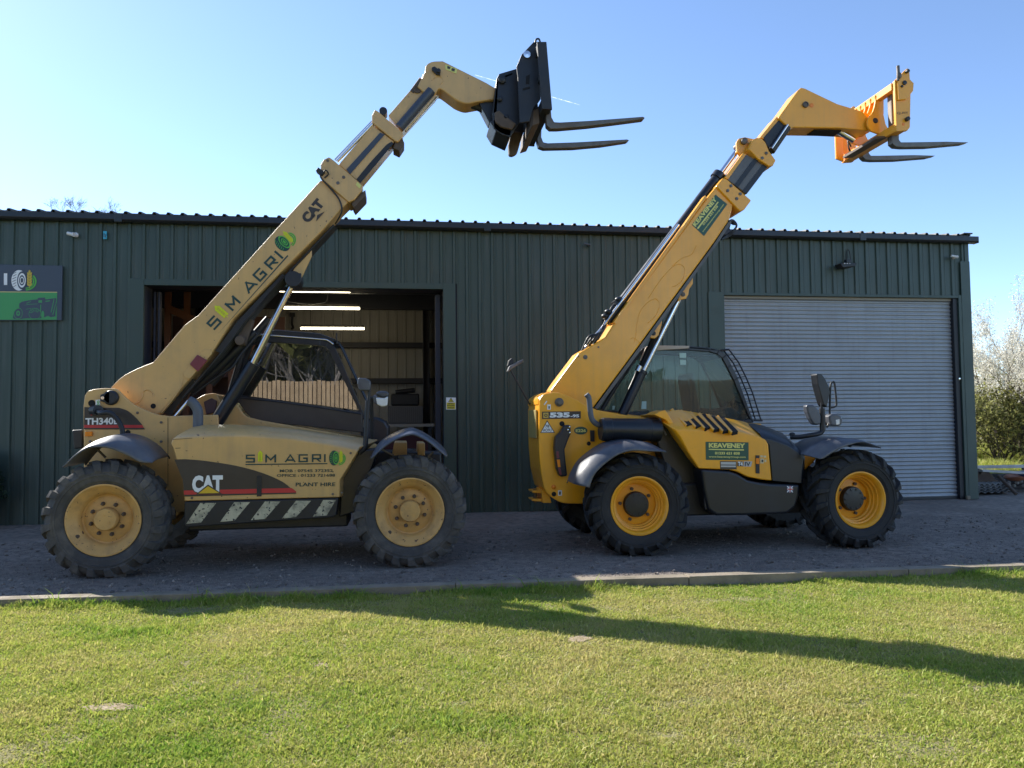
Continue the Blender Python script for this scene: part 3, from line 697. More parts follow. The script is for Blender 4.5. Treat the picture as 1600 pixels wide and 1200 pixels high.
t = thing('storage_crate', (P(620, 650, by2).x, by2+.4, zt+.04), 'ribbed grey crate on the workbench in the open bay', 'crate')
xa2, xb2 = P(607, 650, by2+.3).x, P(661, 650, by2+.3).x; z2 = P(640, 634, by2+.3).z
m = MB(); m.box(xa2, xb2, by2+.32, by2+.85, zt+.042, z2); cr_ = build('crate_body', m, mat('crate_grey', (.13, .125, .13), .6), t, bevel=.01)
m = MB(); n = 18
for k in range(n): x = xa2+(xb2-xa2)*(k+.5)/n; m.box(x-.012, x+.012, by2+.30, by2+.325, zt+.08, z2-.04)
build('crate_rib', m, mat('crate_grey2', (.17, .165, .17), .6), t)
t = thing('compressor', (P(640, 625, by2+.5).x, by2+.6, z2), 'dark machine standing on the ribbed crate in the open bay', 'machine')
m = MB(); xa3, xb3 = P(611, 625, by2+.5).x, P(655, 625, by2+.5).x; m.box(xa3, xb3, by2+.4, by2+.8, z2+.003, P(640, 615, by2+.5).z); build('machine_body', m, BLACK, t, bevel=.04)
m = MB(); m.tube([(xa3+.1, by2+.6, P(640, 614, by2+.5).z+.02), (xb3-.1, by2+.6, P(640, 612, by2+.5).z+.04)], .06, 12); build('machine_tank', m, BLACK, t, smooth=50)

# hanging cables and a few things stored in the bay
t = thing('hanging_cable', P(508, 462, WY+2.2), 'thin grey cable hanging from the roof behind the tube lights', 'cable')
m = MB(); m.tube(curve([P(512, 440, WY+2.2), P(512, 462, WY+2.2), P(508, 472, WY+2.2), P(490, 475, WY+2.2), P(462, 473, WY+2.2), P(445, 470, WY+2.2)], 6), .008, 6); build('cable_run', m, GREYP, t)
m = MB(); m.ball(P(512, 446, WY+2.2), .03, .03, .04, 8, 6); build('cable_clip', m, GREYP, t)
t = thing('wall_hook', P(456, 505, BYY-.25), 'dark hook hanging on the back wall of the bay above the cab', 'hook')
m = MB(); m.tube(curve([P(457, 495, BYY-.25), P(456, 505, BYY-.25), P(458, 512, BYY-.25), P(455, 514, BYY-.25)], 4), .03, 6); build('hook_body', m, BLACK, t)
m = MB(); m.box(P(457, 495, BYY-.25).x-.06, P(457, 495, BYY-.25).x+.06, BYY-.28, BYY-.22, P(457, 495, BYY-.25).z, P(457, 495, BYY-.25).z+.1); build('hook_plate', m, BLACK, t)
# ================================================================== tan telehandler (left)
def build_tan_telehandler():
    NEAR, FAR = 8.62, 10.92
    root = thing('telehandler', (-1.5, 9.77, 0), 'tan yellow telehandler with black fork carriage, SIM AGRI lettering on its raised boom', 'telehandler', 'telehandlers parked outside the shed')
    pt = lambda px, py, Y: P(px, py, Y)
    # wheels
    cr, cf = PL([(161, 812), (641, 801)], NEAR+.02)
    Rt = .63
    zc = .605
    wheel(root, (cr[0], zc), NEAR, -1, Rt, .44, .365, 'block', RUBC, CATR, .1)
    wheel(root, (cf[0], zc), NEAR, -1, Rt, .44, .365, 'block', RUBC, CATR, .32)
    wheel(root, (cr[0], zc), FAR, 1, Rt, .44, .365, 'block', RUBC, CATR, .5, far=True)
    wheel(root, (cf[0], zc), FAR, 1, Rt, .44, .365, 'block', RUBC, CATR, .7, far=True)
    for cx in (cr[0], cf[0]):
        m = MB(); m.tube([(cx, NEAR+.2, zc), (cx, NEAR+.5, zc), (cx, 9.5, zc), (cx, 10.1, zc), (cx, FAR-.5, zc), (cx, FAR-.2, zc)], [.15, .13, .15, .15, .13, .15], 14)
        m.box(cx-.17, cx+.17, 9.55, 10.0, zc-.18, zc+.3)
        build('axle', m, RUSTB, root, bevel=.02)
    # chassis: belly, rear tower plates
    m = MB(); m.box(cr[0]-.35, cf[0]+.45, 9.42, 10.14, .62, .98)  # dark belly boxes, put in to block light beneath the machine
    m.box(cr[0]+.75, cf[0]-.7, 9.0, 9.6, .42, .95)
    build('chassis', m, BLACK, root, bevel=.02)
    tw = curve([(137, 611), (148, 608), (165, 606.5), (180, 607)], 3)+curve([(185, 610), (192, 617), (205, 629), (221, 638), (244, 647), (263, 650)], 3)+[(340, 648), (350, 800), (262, 800), (131, 800), (130, 634), (132, 618)]
    m = MB(); m.pp(tw, 9.38, .05)
    tower = build('rear_tower', m, CATY, root, bevel=.012)
    m = MB(); m.pp(tw, 10.10, .05)
    build('tower_side_plate', m, CATY, root, bevel=.012)
    m = MB()
    q = PL([(131, 660), (143, 660), (143, 800), (131, 800)], 9.38)
    m.prism(q, 9.43, 10.10)
    m.prism(PL([(150, 690), (330, 690), (330, 800), (150, 800)], 9.38), 9.45, 10.08)
    build('counterweight', m, CATY, root, bevel=.02)
    # holes and pivot pin
    m = MB()
    for (x, y, r) in ((143.5, 630, .038), (200, 675.5, .028), (223, 697, .085), (231, 701, .05)):
        c = pt(x, y, 9.38); m.lathe([(r, 0), (r, -.004), (.001, -.0045)], (c.x, 9.38, c.z), 24)
    build('access_hole', m, mat('hole_black', (.006, .006, .007), .8), tower)
    c = pt(174, 621.5, 9.38); m = MB(); m.lathe([(.085, .0), (.085, -.03), (.07, -.045), (.001, -.045)], (c.x, 9.38, c.z), 28)
    c2 = pt(163, 622, 9.38)
    m.prism([(c2.x-.03, c2.z-.035), (c.x, c.z-.075), (c.x, c.z+.075), (c2.x-.03, c2.z+.035)], 9.335, 9.375)
    build('pivot_pin', m, BLACK, tower, bevel=.008, smooth=40)
    m = MB(); m.lathe([(.018, .0), (.018, -.012), (.001, -.012)], (c2.x, 9.335, c2.z), 12); build('pin_bolt', m, CHROME, tower)
    # model panel
    pan = [(132, 636), (150, 637)]+curve([(186, 637), (200, 642), (213, 653), (222.5, 664)], 4)
    m = MB(); m.flat(PL(pan+[(131.5, 664)], 9.38), 9.374); build('model_panel', m, DECB, tower)
    m = MB(); m.flat(PL([(131.5, 664), (222.5, 664), (225, 668.5), (131.5, 668.5)], 9.38), 9.374); build('red_stripe', m, RED, tower)
    m = MB(); m.flat(PL([(131.5, 668.5), (225, 668.5), (227, 671), (131.5, 671)], 9.38), 9.374); build('dark_stripe', m, DECB, tower)
    decal_text('model_lettering', 'TH340B', (133.3, 664), (186, 663), 11.5, 9.37, WHITE, tower, .035)
    m = MB(); m.flat(PL([(149.5, 625), (156.5, 624), (156.8, 635), (149.8, 635.5)], 9.38), 9.374); build('safety_sticker', m, WHITE, tower)
    m = MB(); fr = Frame2((149.5, 635), (157, 635), 11, 9.372); ring(m, fr, .5, .68, .26, .2, .5); ring(m, fr, .5, .3, .28, .14, .5); build('sticker_figure', m, LGRN, tower)
    m = MB(); m.flat(PL([(141, 635), (147, 635), (144.6, 649), (142, 649)], 9.37), 9.365); build('red_tag', m, RED, tower)
    m = MB(); m.pp([(132.5, 674.5), (143.5, 674), (143.5, 681.5), (132.5, 681.8)], 9.35, .03); build('side_marker', m, AMBER, tower, bevel=.006)
    m = MB()
    m.flat(PL([(262, 652), (262.8, 652), (262.8, 760), (262, 760)], 9.377), 9.377)
    build('panel_gap', m, MATS['hole_black'], tower)
    for x, y in ((141, 690), (252, 660), (252, 690), (215, 645), (236, 690)):
        c = pt(x, y, 9.38); m = MB(); m.lathe([(.016, 0), (.016, -.01), (.001, -.012)], (c.x, 9.38, c.z), 6); build('plate_bolt', m, STEEL, tower)
    # rear lamp and hitch
    m = MB(); m.pp([(112, 672), (129, 671), (129, 700), (115, 702)], 9.5, .16); build('rear_lamp', m, BLKP, root, bevel=.015)
    # bent black hose guard in front of the panel
    pts = [pt(152, 641, 9.36), pt(158, 645, 9.22), pt(171, 645, 9.2), pt(181, 652, 9.2), pt(190, 668, 9.2), pt(193, 690, 9.2)]
    m = MB(); m.tube(curve(pts, 5), .028, 10); m.tube([pts[0]+Vector((-.05, .03, 0)), pts[0]+Vector((.03, -.05, 0))], .06, 10); build('mirror_bracket', m, BLACK, root, smooth=50)
    # boom
    by, bd = 9.585, .36
    bo = [(166, 640)]+curve([(172, 607), (180, 598), (193, 587), (213, 576.5), (239, 566)], 3)+[(289, 507), (310, 492), (501, 281), (545, 315), (532, 328), (501, 363), (432, 432), (364, 499), (332, 550), (307, 579), (250, 646), (236, 652), (205, 648)]
    m = MB(); m.pp(bo, by, bd); boom = build('boom', m, CATY, root, bevel=.014)
    # lower reinforcement pad of the boom with rounded edge + ridges
    m = MB()
    rid = [pt(x, y, by-.002) for x, y in curve([(206, 630), (214, 630), (222, 622), (224, 612), (231, 609), (239, 614), (240, 620)], 5)]
    m.tube(rid, .007, 6)
    rid = [pt(x, y, by-.002) for x, y in curve([(252, 645), (268, 626), (282, 606), (286, 592)], 5)]
    m.tube(rid, .006, 6); build('weld_seam', m, CATY, boom, smooth=60)
    c = pt(239.5, 634.5, by); m = MB(); m.lathe([(.03, 0), (.03, -.004), (.001, -.004)], (c.x, by, c.z), 20); build('boom_hole', m, MATS['hole_black'], boom)
    m = MB(); m.pp([(286, 583), (306, 561), (318, 546), (330, 546), (331, 553), (312, 574), (296, 592), (288, 590)], by-.012, .01); build('lamp_plate', m, CATY, boom, bevel=.004)
    m = MB(); m.pp([(296, 569), (308, 554), (324, 563), (309, 581)], by-.035, .02); ml = build('marker_lamp', m, REDL, boom, bevel=.008)
    # SIM AGRI on boom : baseline parallel to the underline
    Yd = by-.004
    def bt(name, s, x0, x1, mm, bold=.02):
        ux, uy = (453-337)/150, 0
        a = (333.5+x0*(451-338), 518.0-x0*(518-399)); b = (333.5+x1*(451-338), 518.0-x1*(518-399))
        return decal_text(name, s, a, b, 17.5, Yd, mm, boom, bold)
    fr = Frame2((333.5, 518), (446.5, 399), 17.0, Yd)
    for ch, x0, x1 in (('S', .015, .12), ('M', .262, .378), ('A', .49, .612), ('G', .645, .745), ('R', .805, .905), ('I', .935, .985)):
        m = MB(); stroke_letter(m, ch, fr, x0, x1, (x1-x0)*164/17.0); build('boom_letter', m, DGRN, boom)
    m = MB(); fr = Frame2((351, 499.5), (359.5, 490.5), 25, Yd); wheat(m, fr, .5, .05, 1.0, .72); build('boom_wheat', m, LIME, boom)
    m = MB(); m.flat(PL([(340.5, 521.5), (342, 520), (450.5, 400), (449, 398.5)], Yd), Yd); build('boom_underline', m, DGRN, boom)
    emblem(boom, (443, 397), (468, 376), 27, Yd, DGRN, LIME)
    decal_text('boom_maker_mark', 'CAT', (482, 350), (508, 319), 16, Yd, DECB, boom, .07)
    m = MB(); m.flat(PL([(491.5, 346.5), (506.5, 329.5), (494, 334)], Yd-.002), Yd-.002); build('boom_maker_triangle', m, CATY, boom)
    m = MB(); m.flat(PL([(494, 346), (507.5, 330.5), (495.5, 336)], Yd-.003), Yd-.003); build('boom_maker_inset', m, DECB, boom)
    # collar at end of outer section
    m = MB(); m.pp([(501, 278), (501, 257), (506, 249), (514, 245), (521, 250), (567, 290), (566, 297), (554, 312), (545, 316)], by-.03, bd+.06)
    col = build('boom_collar', m, CATY, root, bevel=.012)
    m = MB(); m.pp([(549, 318), (571, 296), (571, 306), (553, 325)], by, bd); build('collar_lug', m, RUSTB, col, bevel=.01)
    c = pt(512, 251, by-.03); m = MB(); m.lathe([(.018, 0), (.018, -.004), (.001, -.004)], (c.x, by-.03, c.z), 14)
    for x, y in ((537, 277), (528, 286)):
        c = pt(x, y, by-.03); m.lathe([(.02, 0), (.02, -.008), (.001, -.009)], (c.x, by-.03, c.z), 10)
    build('collar_bolt', m, STEEL, col)
    m = MB(); m.pp([(558, 284), (565, 290), (562, 294.5), (556, 289)], by-.034, .003); build('collar_sticker', m, KYEL, col)
    m = MB(); m.pp([(493, 266), (497, 261), (508, 269), (503, 275)], by-.05, .1); build('collar_clamp', m, BLACK, col, bevel=.008)
    m = MB(); m.tube(curve([pt(500, 272, by-.06), pt(503, 280, by-.05), pt(517, 295, by-.02), pt(530, 312, by-.02), pt(534, 330, by-.01), pt(524, 350, by+.1)], 6), .010, 8); m.tube(curve([pt(503, 272, by-.06), pt(509, 266, by-.08), pt(513, 272, by-.05), pt(507, 278, by-.04)], 5), .009, 8)
    build('cable', m, BLACK, col, smooth=60)
    # section 2
    m = MB(); m.pp([(529, 257), (582, 195), (616, 221), (562, 286)], by+.03, bd-.06); s2 = build('boom_section', m, CATY, root, bevel=.01)
    m = MB(); m.pp([(541, 265), (594, 207), (601, 210), (547, 272)], by+.02, .015); build('wear_strip', m, mat('blue_grey_strip', (.05, .06, .085), .35), s2)
    m = MB(); m.pp([(557, 280), (580, 252), (604, 226), (612, 221), (615, 224), (563, 286)], by+.022, .012); build('worn_paint', m, BLACK, s2)
    m = MB(); m.rod(pt(524, 250, by+.1), pt(582, 190, by+.1), .020); m.rod(pt(527, 252, by+.05), pt(583, 193, by+.05), .022); build('hose_pipe', m, CHROME, s2, smooth=60)
    # collar 2
    m = MB(); m.pp([(581, 191), (581, 180), (586, 171), (591, 174), (629, 207), (630, 212), (622, 222), (617, 220)], by, bd); c2_ = build('boom_collar', m, CATY, root, bevel=.01)
    m = MB(); m.pp([(617, 222), (628, 214), (632, 224), (624, 236), (614, 231)], by+.04, bd-.1); build('collar_lug', m, RUSTB, c2_, bevel=.008)
    c = pt(599, 177, by+.16); m = MB(); m.lathe([(.05, -.08), (.05, .08)], (c.x, by+.16, c.z), 16, caps=True); build('chain_wheel', m, BLACK, c2_, smooth=40)
    # section 3 and extension tube
    m = MB(); m.pp([(607, 180), (640, 142), (656, 120), (682, 147), (628, 207)], by+.06, bd-.12); s3 = build('boom_section', m, CATY, root, bevel=.008)
    m = MB(); m.rod(pt(624, 200, by+.05), pt(674, 142, by+.05), .062, 16); build('chain_tube', m, mat('blue_grey_strip', (.05, .06, .085), .35), s3, smooth=60)
    m = MB(); m.rod(pt(632, 204, by+.16), pt(681, 149, by+.16), .034, 12); build('cylinder_rod', m, CHROME, s3, smooth=60)
    m = MB(); c = pt(652, 139, by+.05)
    m.lathe([(.055, 0), (.055, -.02), (.035, -.022), (.035, -.01), (.001, -.01)], (c.x, by+.06, c.z), 16); m.pp([(641, 141), (655, 123), (660, 124), (646, 145)], by+.045, .02)
    build('chain_anchor', m, RUSTB, s3, smooth=40)
    # head
    hy, hd = 9.61, .31
    hp = curve([(664, 112), (666, 102), (675, 96), (692, 95)], 4)+[(760, 129), (775, 138), (772, 156), (760, 157)]+curve([(742, 160), (730, 162), (721, 160), (712, 156)], 3)+curve([(692, 141), (686, 139), (680, 147)], 3)+[(668, 150), (652, 135)]
    m = MB(); m.pp(hp, hy, hd); head = build('boom_head', m, CATY, root, bevel=.014, smooth=25)
    c = pt(685, 113, hy); m = MB(); m.lathe([(.028, 0), (.028, -.06), (.001, -.06)], (c.x, hy, c.z), 14); m.pp([(675, 105), (679, 103.5), (688, 110), (688, 117), (682, 116), (675, 109)], hy-.035, .03); build('head_pin', m, BLACK, head, bevel=.005)
    m = MB(); m.pp([(695.5, 101), (715, 107.5), (713, 115), (696, 108.5)], hy-.006, .004); build('head_sticker', m, KYEL, head)
    m = MB()
    for q in ([(699, 103), (704, 104.5), (703, 108), (699, 107)], [(706, 106), (711, 107.5), (710, 112), (705, 110)]): m.flat(PL(q, hy-.008), hy-.008)
    build('sticker_symbol', m, DECB, head)
    m = MB(); m.tube([pt(x, y, hy-.002) for x, y in curve([(676, 124), (682, 120), (690, 121), (692, 127), (688, 132)], 5)], .005, 6); build('weld_seam', m, CATY, head)
    m = MB(); m.rod(pt(738, 163, hy+.15), pt(774, 178, hy+.15), .055, 14); m.rod(pt(752, 165, hy+.15), pt(766, 171, hy+.15), .04, 14); build('tilt_cylinder', m, BLACK, root, smooth=50)
    m = MB(); m.pp([(748, 160), (775, 151), (778, 190), (765, 192)], hy+.05, .2); build('tilt_link', m, BLACK, root, bevel=.01)
    # fork carriage
    ca = [(776, 123), (780, 115), (807, 107), (810, 130), (813, 190), (806, 200), (798, 213), (785, 211), (771, 200), (770, 176)]
    m = MB(); m.pp(ca, 9.50, .03); car = build('fork_carriage', m, BLACK, root, bevel=.01)
    m = MB(); m.pp(ca, 9.97, .03)
    m.pp([(770, 176), (776, 123), (780, 120), (777, 180)], 9.50, .5)
    m.pp([(781, 120), (802, 112), (802, 117), (784, 125)], 9.50, .5)
    m.pp([(766, 190), (773, 186), (800, 205), (797, 215), (775, 205)], 9.5, .5)
    build('hitch_frame', m, BLACK, car, bevel=.01)
    m = MB(); m.pp([(773, 175), (780, 172), (790, 181), (807, 193), (800, 202), (783, 198), (774, 190)], 9.45, .05)
    build('hitch_hook', m, RUSTB, car, bevel=.012)
    m = MB(); c = pt(790, 184, 9.45)
    for (x, y, r) in ((790, 183, .04), (781, 154, .035), (785, 124, .05)):
        c = pt(x, y, 9.47); m.lathe([(r, .03), (r, -.02), (r*.6, -.03), (.001, -.03)], (c.x, 9.48, c.z), 14)
    build('hitch_pin', m, BLACK, car, smooth=40)
    sp = [(815, 85), (836, 63), (840, 66), (845, 155), (834, 169), (827, 190), (812, 192), (809, 120), (807, 104)]
    for Y in (9.30, 10.12):
        m = MB(); m.prism(PL(sp, 9.30), Y, Y+.035); b = build('side_plate', m, BLACK, car, bevel=.008)
    c = pt(823, 86, 9.3); m = MB(); m.lathe([(.045, .01), (.045, -.025), (.001, -.03)], (c.x, 9.3, c.z), 18); build('plate_pin', m, CHROME, car, smooth=40)
    for q in ([(823, 119), (829, 116), (828, 131), (823, 131)], [(818, 138), (829, 135), (829, 138), (818, 141)]):
        m = MB(); m.pp([(x-1, y) for x, y in q], 9.293, .004); build('plate_slot', m, MATS['hole_black'], car)
    # box section end plates + cross bars running away in Y
    yn, yf = 9.12, 10.42
    for Y in (yn, yf-.04):
        m = MB(); m.prism(PL([(839, 65), (854, 65), (863, 171), (847, 170)], yn), Y, Y+.04); build('end_plate', m, BLACK, car, bevel=.006)
    m = MB()
    for q in ([(840, 66), (853.5, 66), (854.5, 80), (840.5, 80)], [(843, 110), (857.5, 110), (858.2, 121), (844, 121)], [(846.5, 153), (861, 153), (862.5, 170), (847.5, 169)]):
        m.prism(PL(q, yn), yn+.042, yf-.042)
    m.prism(PL([(834, 66), (839, 64), (846, 158), (838, 160)], yn), 9.34, 10.12)
    build('cross_bar', m, BLACK, car, bevel=.008)
    m = MB(); m.tube(curve([pt(836, 67, 9.25), pt(838, 61.5, 9.25), pt(842, 61, 9.25), pt(844, 66, 9.25)], 5), .012, 8); build('lifting_eye', m, BLACK, car, smooth=60)
    m = MB(); m.prism(PL([(838, 160), (847, 158), (848, 182), (836, 186)], yn), 9.34, 10.36); build('lower_rail', m, RUSTB, car, bevel=.01)
    m = MB(); a = P(806, 196, 9.5); m.prism(PL([(794, 227), (798, 206), (815, 206), (812, 226), (808, 240), (801, 244), (795, 243)], 10.02), 10.0, 10.09); build('hitch_foot', m, RUSTB, car, bevel=.02)
    # forks : blade outline traced near, second one further away on the carriage
    fo = [(853, 160), (860, 160), (862, 183), (866, 190.5), (875, 191), (920, 188.5), (1005, 182), (1008, 184), (1006, 186), (960, 192), (919, 197), (872, 201), (860, 201), (854.5, 196), (853.5, 186)]
    f2 = [(839, 196), (846.5, 196), (846, 214), (849, 222), (856, 223.5), (900, 222), (980, 217.5), (983.5, 219), (980, 221), (940, 227), (896, 231), (850, 232), (842, 229), (839.5, 220)]
    for q, Y in ((fo, 9.30), (f2, 10.22)):
        m = MB(); m.pp(q, Y, .11); build('fork', m, STEEL, car, bevel=.008)
    # lift cylinder and lug
    m = MB(); m.pp([(487, 388), (487, 400), (474, 428), (466, 445), (453, 448), (448, 440), (462, 415)], 9.66, .04); m.pp([(487, 388), (487, 400), (474, 428), (466, 445), (453, 448), (448, 440), (462, 415)], 9.84, .04)
    lug = build('boom_lug', m, CATY, root, bevel=.01)
    c = pt(458, 436, 9.6); m = MB(); m.lathe([(.10, -.01), (.10, .02), (.095, .25), (.06, .26)], (c.x, 9.6, c.z), 22, caps=True)
    m.pp([(450, 432), (470, 426), (471, 440), (455, 447), (447, 443)], 9.62, .22); build('lug_boss', m, BLACK, lug, bevel=.01, smooth=40)
    m = MB(); m.rod(pt(456, 445, 9.77), pt(390, 577, 9.77), .040, 18); rod = build('lift_cylinder', m, CHROME, root, smooth=60)
    a, b = pt(396, 568, 9.77), pt(337, 662, 9.77)
    m = MB(); m.tube([a, a+(b-a)*.02, a+(b-a)*.021, b], [.088, .088, .083, .083], 22); build('cylinder_barrel', m, CABB, rod, smooth=40)
    # second (compensation) cylinder, hoses, darkness under the boom
    m = MB(); m.rod(pt(352, 640, 9.98), pt(386, 525, 9.98), .035); m.rod(pt(330, 600, 9.95), pt(420, 498, 9.95), .05)
    m.rod(pt(270, 640, 9.8), pt(303, 598, 9.8), .04); m.rod(pt(300, 612, 9.9), pt(400, 520, 9.8), .055)
    build('compensation_cylinder', m, BLACK, root, smooth=60)
    m = MB(); m.rod(pt(272, 653, 9.5), pt(295, 626, 9.5), .02); build('stay_rod', m, CHROME, root, smooth=60)
    m = MB(); rr = random.Random(3)
    for k in range(5):
        o = k*.05
        m.tube(curve([pt(285+k, 622-k*2, 9.65+o), pt(345+2*k, 552+k, 9.65+o), pt(400+k, 480+k*2, 9.68+o), pt(452+k, 425+2*k, 9.66+o), pt(522+k, 352+k, 9.65+o)], 6), .016, 8)
    m.tube(curve([pt(300, 618, 9.75), pt(335, 592, 9.75), pt(362, 575, 9.72), pt(376, 555, 9.72), pt(405, 520, 9.72)], 6), .014, 8)
    m.pp([(250, 648), (300, 592), (304, 596), (268, 648)], 9.7, .2); m.pp([(336, 548), (370, 503), (440, 428), (444, 430), (380, 505), (345, 552)], 9.64, .26)  # black slabs among the hoses stand in for shade under the boom
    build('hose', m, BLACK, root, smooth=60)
    m = MB(); c = pt(377, 533, 9.75); m.lathe([(.06, -.1), (.06, .1)], (c.x, 9.75, c.z), 14, caps=True); m.pp([(372, 520), (390, 498), (396, 500), (384, 540), (374, 538)], 9.72, .1); build('boom_bracket', m, RUSTB, root, bevel=.01)
    # yellow cab base
    m = MB(); m.pp([(298, 660), (305, 624)]+curve([(320, 616), (338, 615), (345, 628)], 3)+[(353, 627)]+curve([(363, 624), (374, 637), (385, 650), (410, 657)], 3)+[(560, 683), (580, 688), (592, 697), (592, 725), (298, 725)], 9.98, .86)
    build('cab_base', m, CATY, root, bevel=.015)
    m = MB(); m.pp([(318, 628), (330, 622), (338, 626), (336, 644), (322, 648)], 9.93, .05); build('base_recess', m, mat('dark_red_brown', (.08, .04, .045), .5), root, bevel=.01)
    # cab
    cy, cz = 10.02, .86
    out = [(352, 640), (360, 622), (378, 560), (388, 533), (396, 526), (410, 525), (500, 531), (512, 533), (521, 538), (530, 556), (569, 650), (572, 668), (563, 677), (430, 661), (395, 655), (384, 645), (374, 632)]
    gl = [(412, 535), (505, 540), (512, 542), (520, 552), (560, 641), (500, 633), (366, 616), (376, 590), (398, 540)]
    m = MB()
    # near frame ring (posts) as strips along the outline
    def frame_strip(o, i, Y, d):
        n = len(o)
        for k in range(n):
            m.prism(PL([o[k], o[(k+1) % n], i[(k+1) % n], i[k]], Y), Y, Y+d)
    o1 = [(362, 616), (378, 560), (388, 534), (397, 526), (410, 525), (500, 531), (513, 534), (522, 541), (534, 566), (571, 655), (560, 656), (362, 628)]
    i1 = [(369, 614), (384, 564), (394, 540), (400, 534), (412, 534), (500, 540), (509, 542), (514, 547), (526, 572), (561, 642), (556, 643), (367, 616)]
    for Y in (cy, cy+cz-.06): frame_strip(o1, i1, Y, .06)
    # cross members
    m.prism(PL([(388, 534), (397, 526), (410, 525), (408, 532), (398, 533)], cy), cy+.06, cy+cz-.06)
    m.prism(PL([(500, 531), (513, 534), (522, 541), (517, 545), (500, 538)], cy), cy+.06, cy+cz-.06)
    m.prism(PL([(564, 640), (571, 655), (560, 656)], cy), cy+.06, cy+cz-.06)
    cab = build('cab', m, CABB, root, bevel=.008)
    m = MB(); m.prism(PL([(398, 526.5), (410, 522), (430, 515), (500, 521), (524, 530), (520, 536), (500, 530.5), (410, 524.5)], cy), cy+.0, cy+cz); build('cab_roof', m, CABB, cab, bevel=.02)
    m = MB(); m.pp(gl, cy+.025, .006); build('window', m, GLC, cab)
    m = MB(); m.prism(PL([(470-24, 537), (474-24, 537), (470-28, 626), (466-28, 625)], cy), cy+.03, cy+.06); m.prism(PL([(446, 537), (450, 537), (442, 626), (438, 625)], cy), cy+.8, cy+.83)
    build('window_post', m, CABB, cab)
    m = MB(); m.prism(PL(gl, cy), cy+cz-.03, cy+cz-.024); build('window', m, GLF, cab)
    dp = [(362, 619), (430, 625), (500, 634.5), (566, 645), (567, 676), (430, 661), (395, 655), (384, 645), (372, 628)]
    m = MB(); m.pp(dp, cy-.02, .08); door = build('door_panel', m, DECB, cab, bevel=.01)
    m = MB(); m.tube([pt(x, y, cy-.022) for x, y in ((364, 621), (430, 627.5), (500, 637), (564, 647))], .008, 6); build('door_trim', m, BLACK, door)
    m = MB(); a = P(521, 538, cy); b = P(571, 655, cy)
    m.add([(a.x, cy+.06, a.z), (b.x, cy+.06, b.z), (b.x, cy+cz-.06, b.z), (a.x, cy+cz-.06, a.z)], [(0, 1, 2, 3)]); build('windscreen', m, GLJ, cab)
    # front guard bars, forward of the windscreen
    m = MB()
    for k in range(5):
        Y = cy+.1+k*.16; m.rod(P(524, 533, cy)+Vector((.03, Y-cy, 0)), P(572, 640, cy)+Vector((.05, Y-cy, 0)), .010, 6)
    for t in (0, .33, .66, 1):
        a = P(524+48*t, 533+107*t, cy)+Vector((.035, .08, 0)); m.rod(a, a+Vector((0, .7, 0)), .011, 6)
    build('front_guard', m, CABB, cab)
    m = MB(); m.tube(curve([pt(x, y, cy-.005) for x, y in ((398, 525), (412, 523.5), (500, 530), (512, 532), (521, 538))], 4), .012, 8); build('gutter_trim', m, CHROME, cab, smooth=60)
    m = MB(); m.pp([(391, 525), (396, 518.5), (405, 518.5), (401, 525.5)], cy-.05, .09); build('work_lamp', m, LAMPW, cab, bevel=.008)
    m = MB(); m.rod(pt(526, 536, cy+.1), pt(526, 520, cy+.1), .008, 6); c = pt(526, 536, cy+.1); m.ball(c, .03, .03, .03); build('aerial', m, BLACK, cab)
    m = MB(); a = P(440, 640, 10.3); m.prism([(a.x, a.z-.1), (a.x+.5, a.z-.15), (a.x+.52, a.z+.02), (a.x+.06, a.z+.08)], 10.22, 10.68); m.prism([(a.x-.12, a.z+.72), (a.x-.02, a.z+.74), (a.x+.1, a.z), (a.x-.02, a.z-.06)], 10.24, 10.66); build('seat', m, SEAT, cab, bevel=.04)
    m = MB(); a = P(520, 600, 10.4); m.lathe([(.17, 0), (.19, .0), (.19, .03), (.17, .03), (.17, 0)], (0, 0, 0), 20)
    m.v = [(a.x+v[1]*.8+v[2]*.35, 10.45+v[0], a.z+v[2]*.8-v[1]*.5) for v in m.v]; m.rod((a.x, 10.45, a.z), (a.x+.25, 10.45, a.z-.5), .03); build('steering_wheel', m, BLKP, cab, smooth=50)
    # engine cover
    hy = 8.80
    near = [(270, 700), (266.5, 693), (270, 685), (300, 683), (330, 681.5), (380, 681), (452, 685.5), (509, 694), (560, 704), (552, 717), (531, 750), (531, 777), (288, 783), (285, 750)]
    shou = [(272, 696), (268, 689), (274, 680), (302, 676), (332, 674.5), (381, 674), (453, 680), (511, 688), (562, 699), (554, 714), (533, 750), (533, 777), (290, 783), (287, 750)]
    r0 = [(x, hy, z) for x, z in PL(near, hy)]
    r1 = [(x, hy+.07, z) for x, z in PL(shou, hy)]
    top = [(280, 694), (276, 687), (290, 668), (312, 664), (340, 663.5), (382, 665), (454, 671), (513, 680.5), (588, 689), (560, 714), (540, 750), (540, 777), (300, 783), (295, 750)]
    r2 = [(x, hy+.32, z) for x, z in PL(top, hy+.1)]
    r3 = [(x, 9.55, z) for x, z in PL(top, hy+.1)]
    m = MB(); m.loft([r0, r1, r2, r3]); hood = build('engine_cover', m, CATY, root, bevel=.012, smooth=25, seg=3)
    # dark swoosh panel, red stripe
    Yh = hy-.004
    sw = [(272.5, 718)]+curve([(290, 717.5), (320, 720), (370, 728), (410, 739), (440, 752), (456, 764)], 4)
    m = MB(); m.flat(PL(sw+[(287, 769), (285.5, 750)], Yh), Yh); build('swoosh_panel', m, DECB, hood)
    m = MB(); m.flat(PL([(287, 766.5), (456, 762.5), (463, 768), (462.5, 769.5), (287.5, 773)], Yh-.001), Yh-.001); build('red_stripe', m, RED, hood)
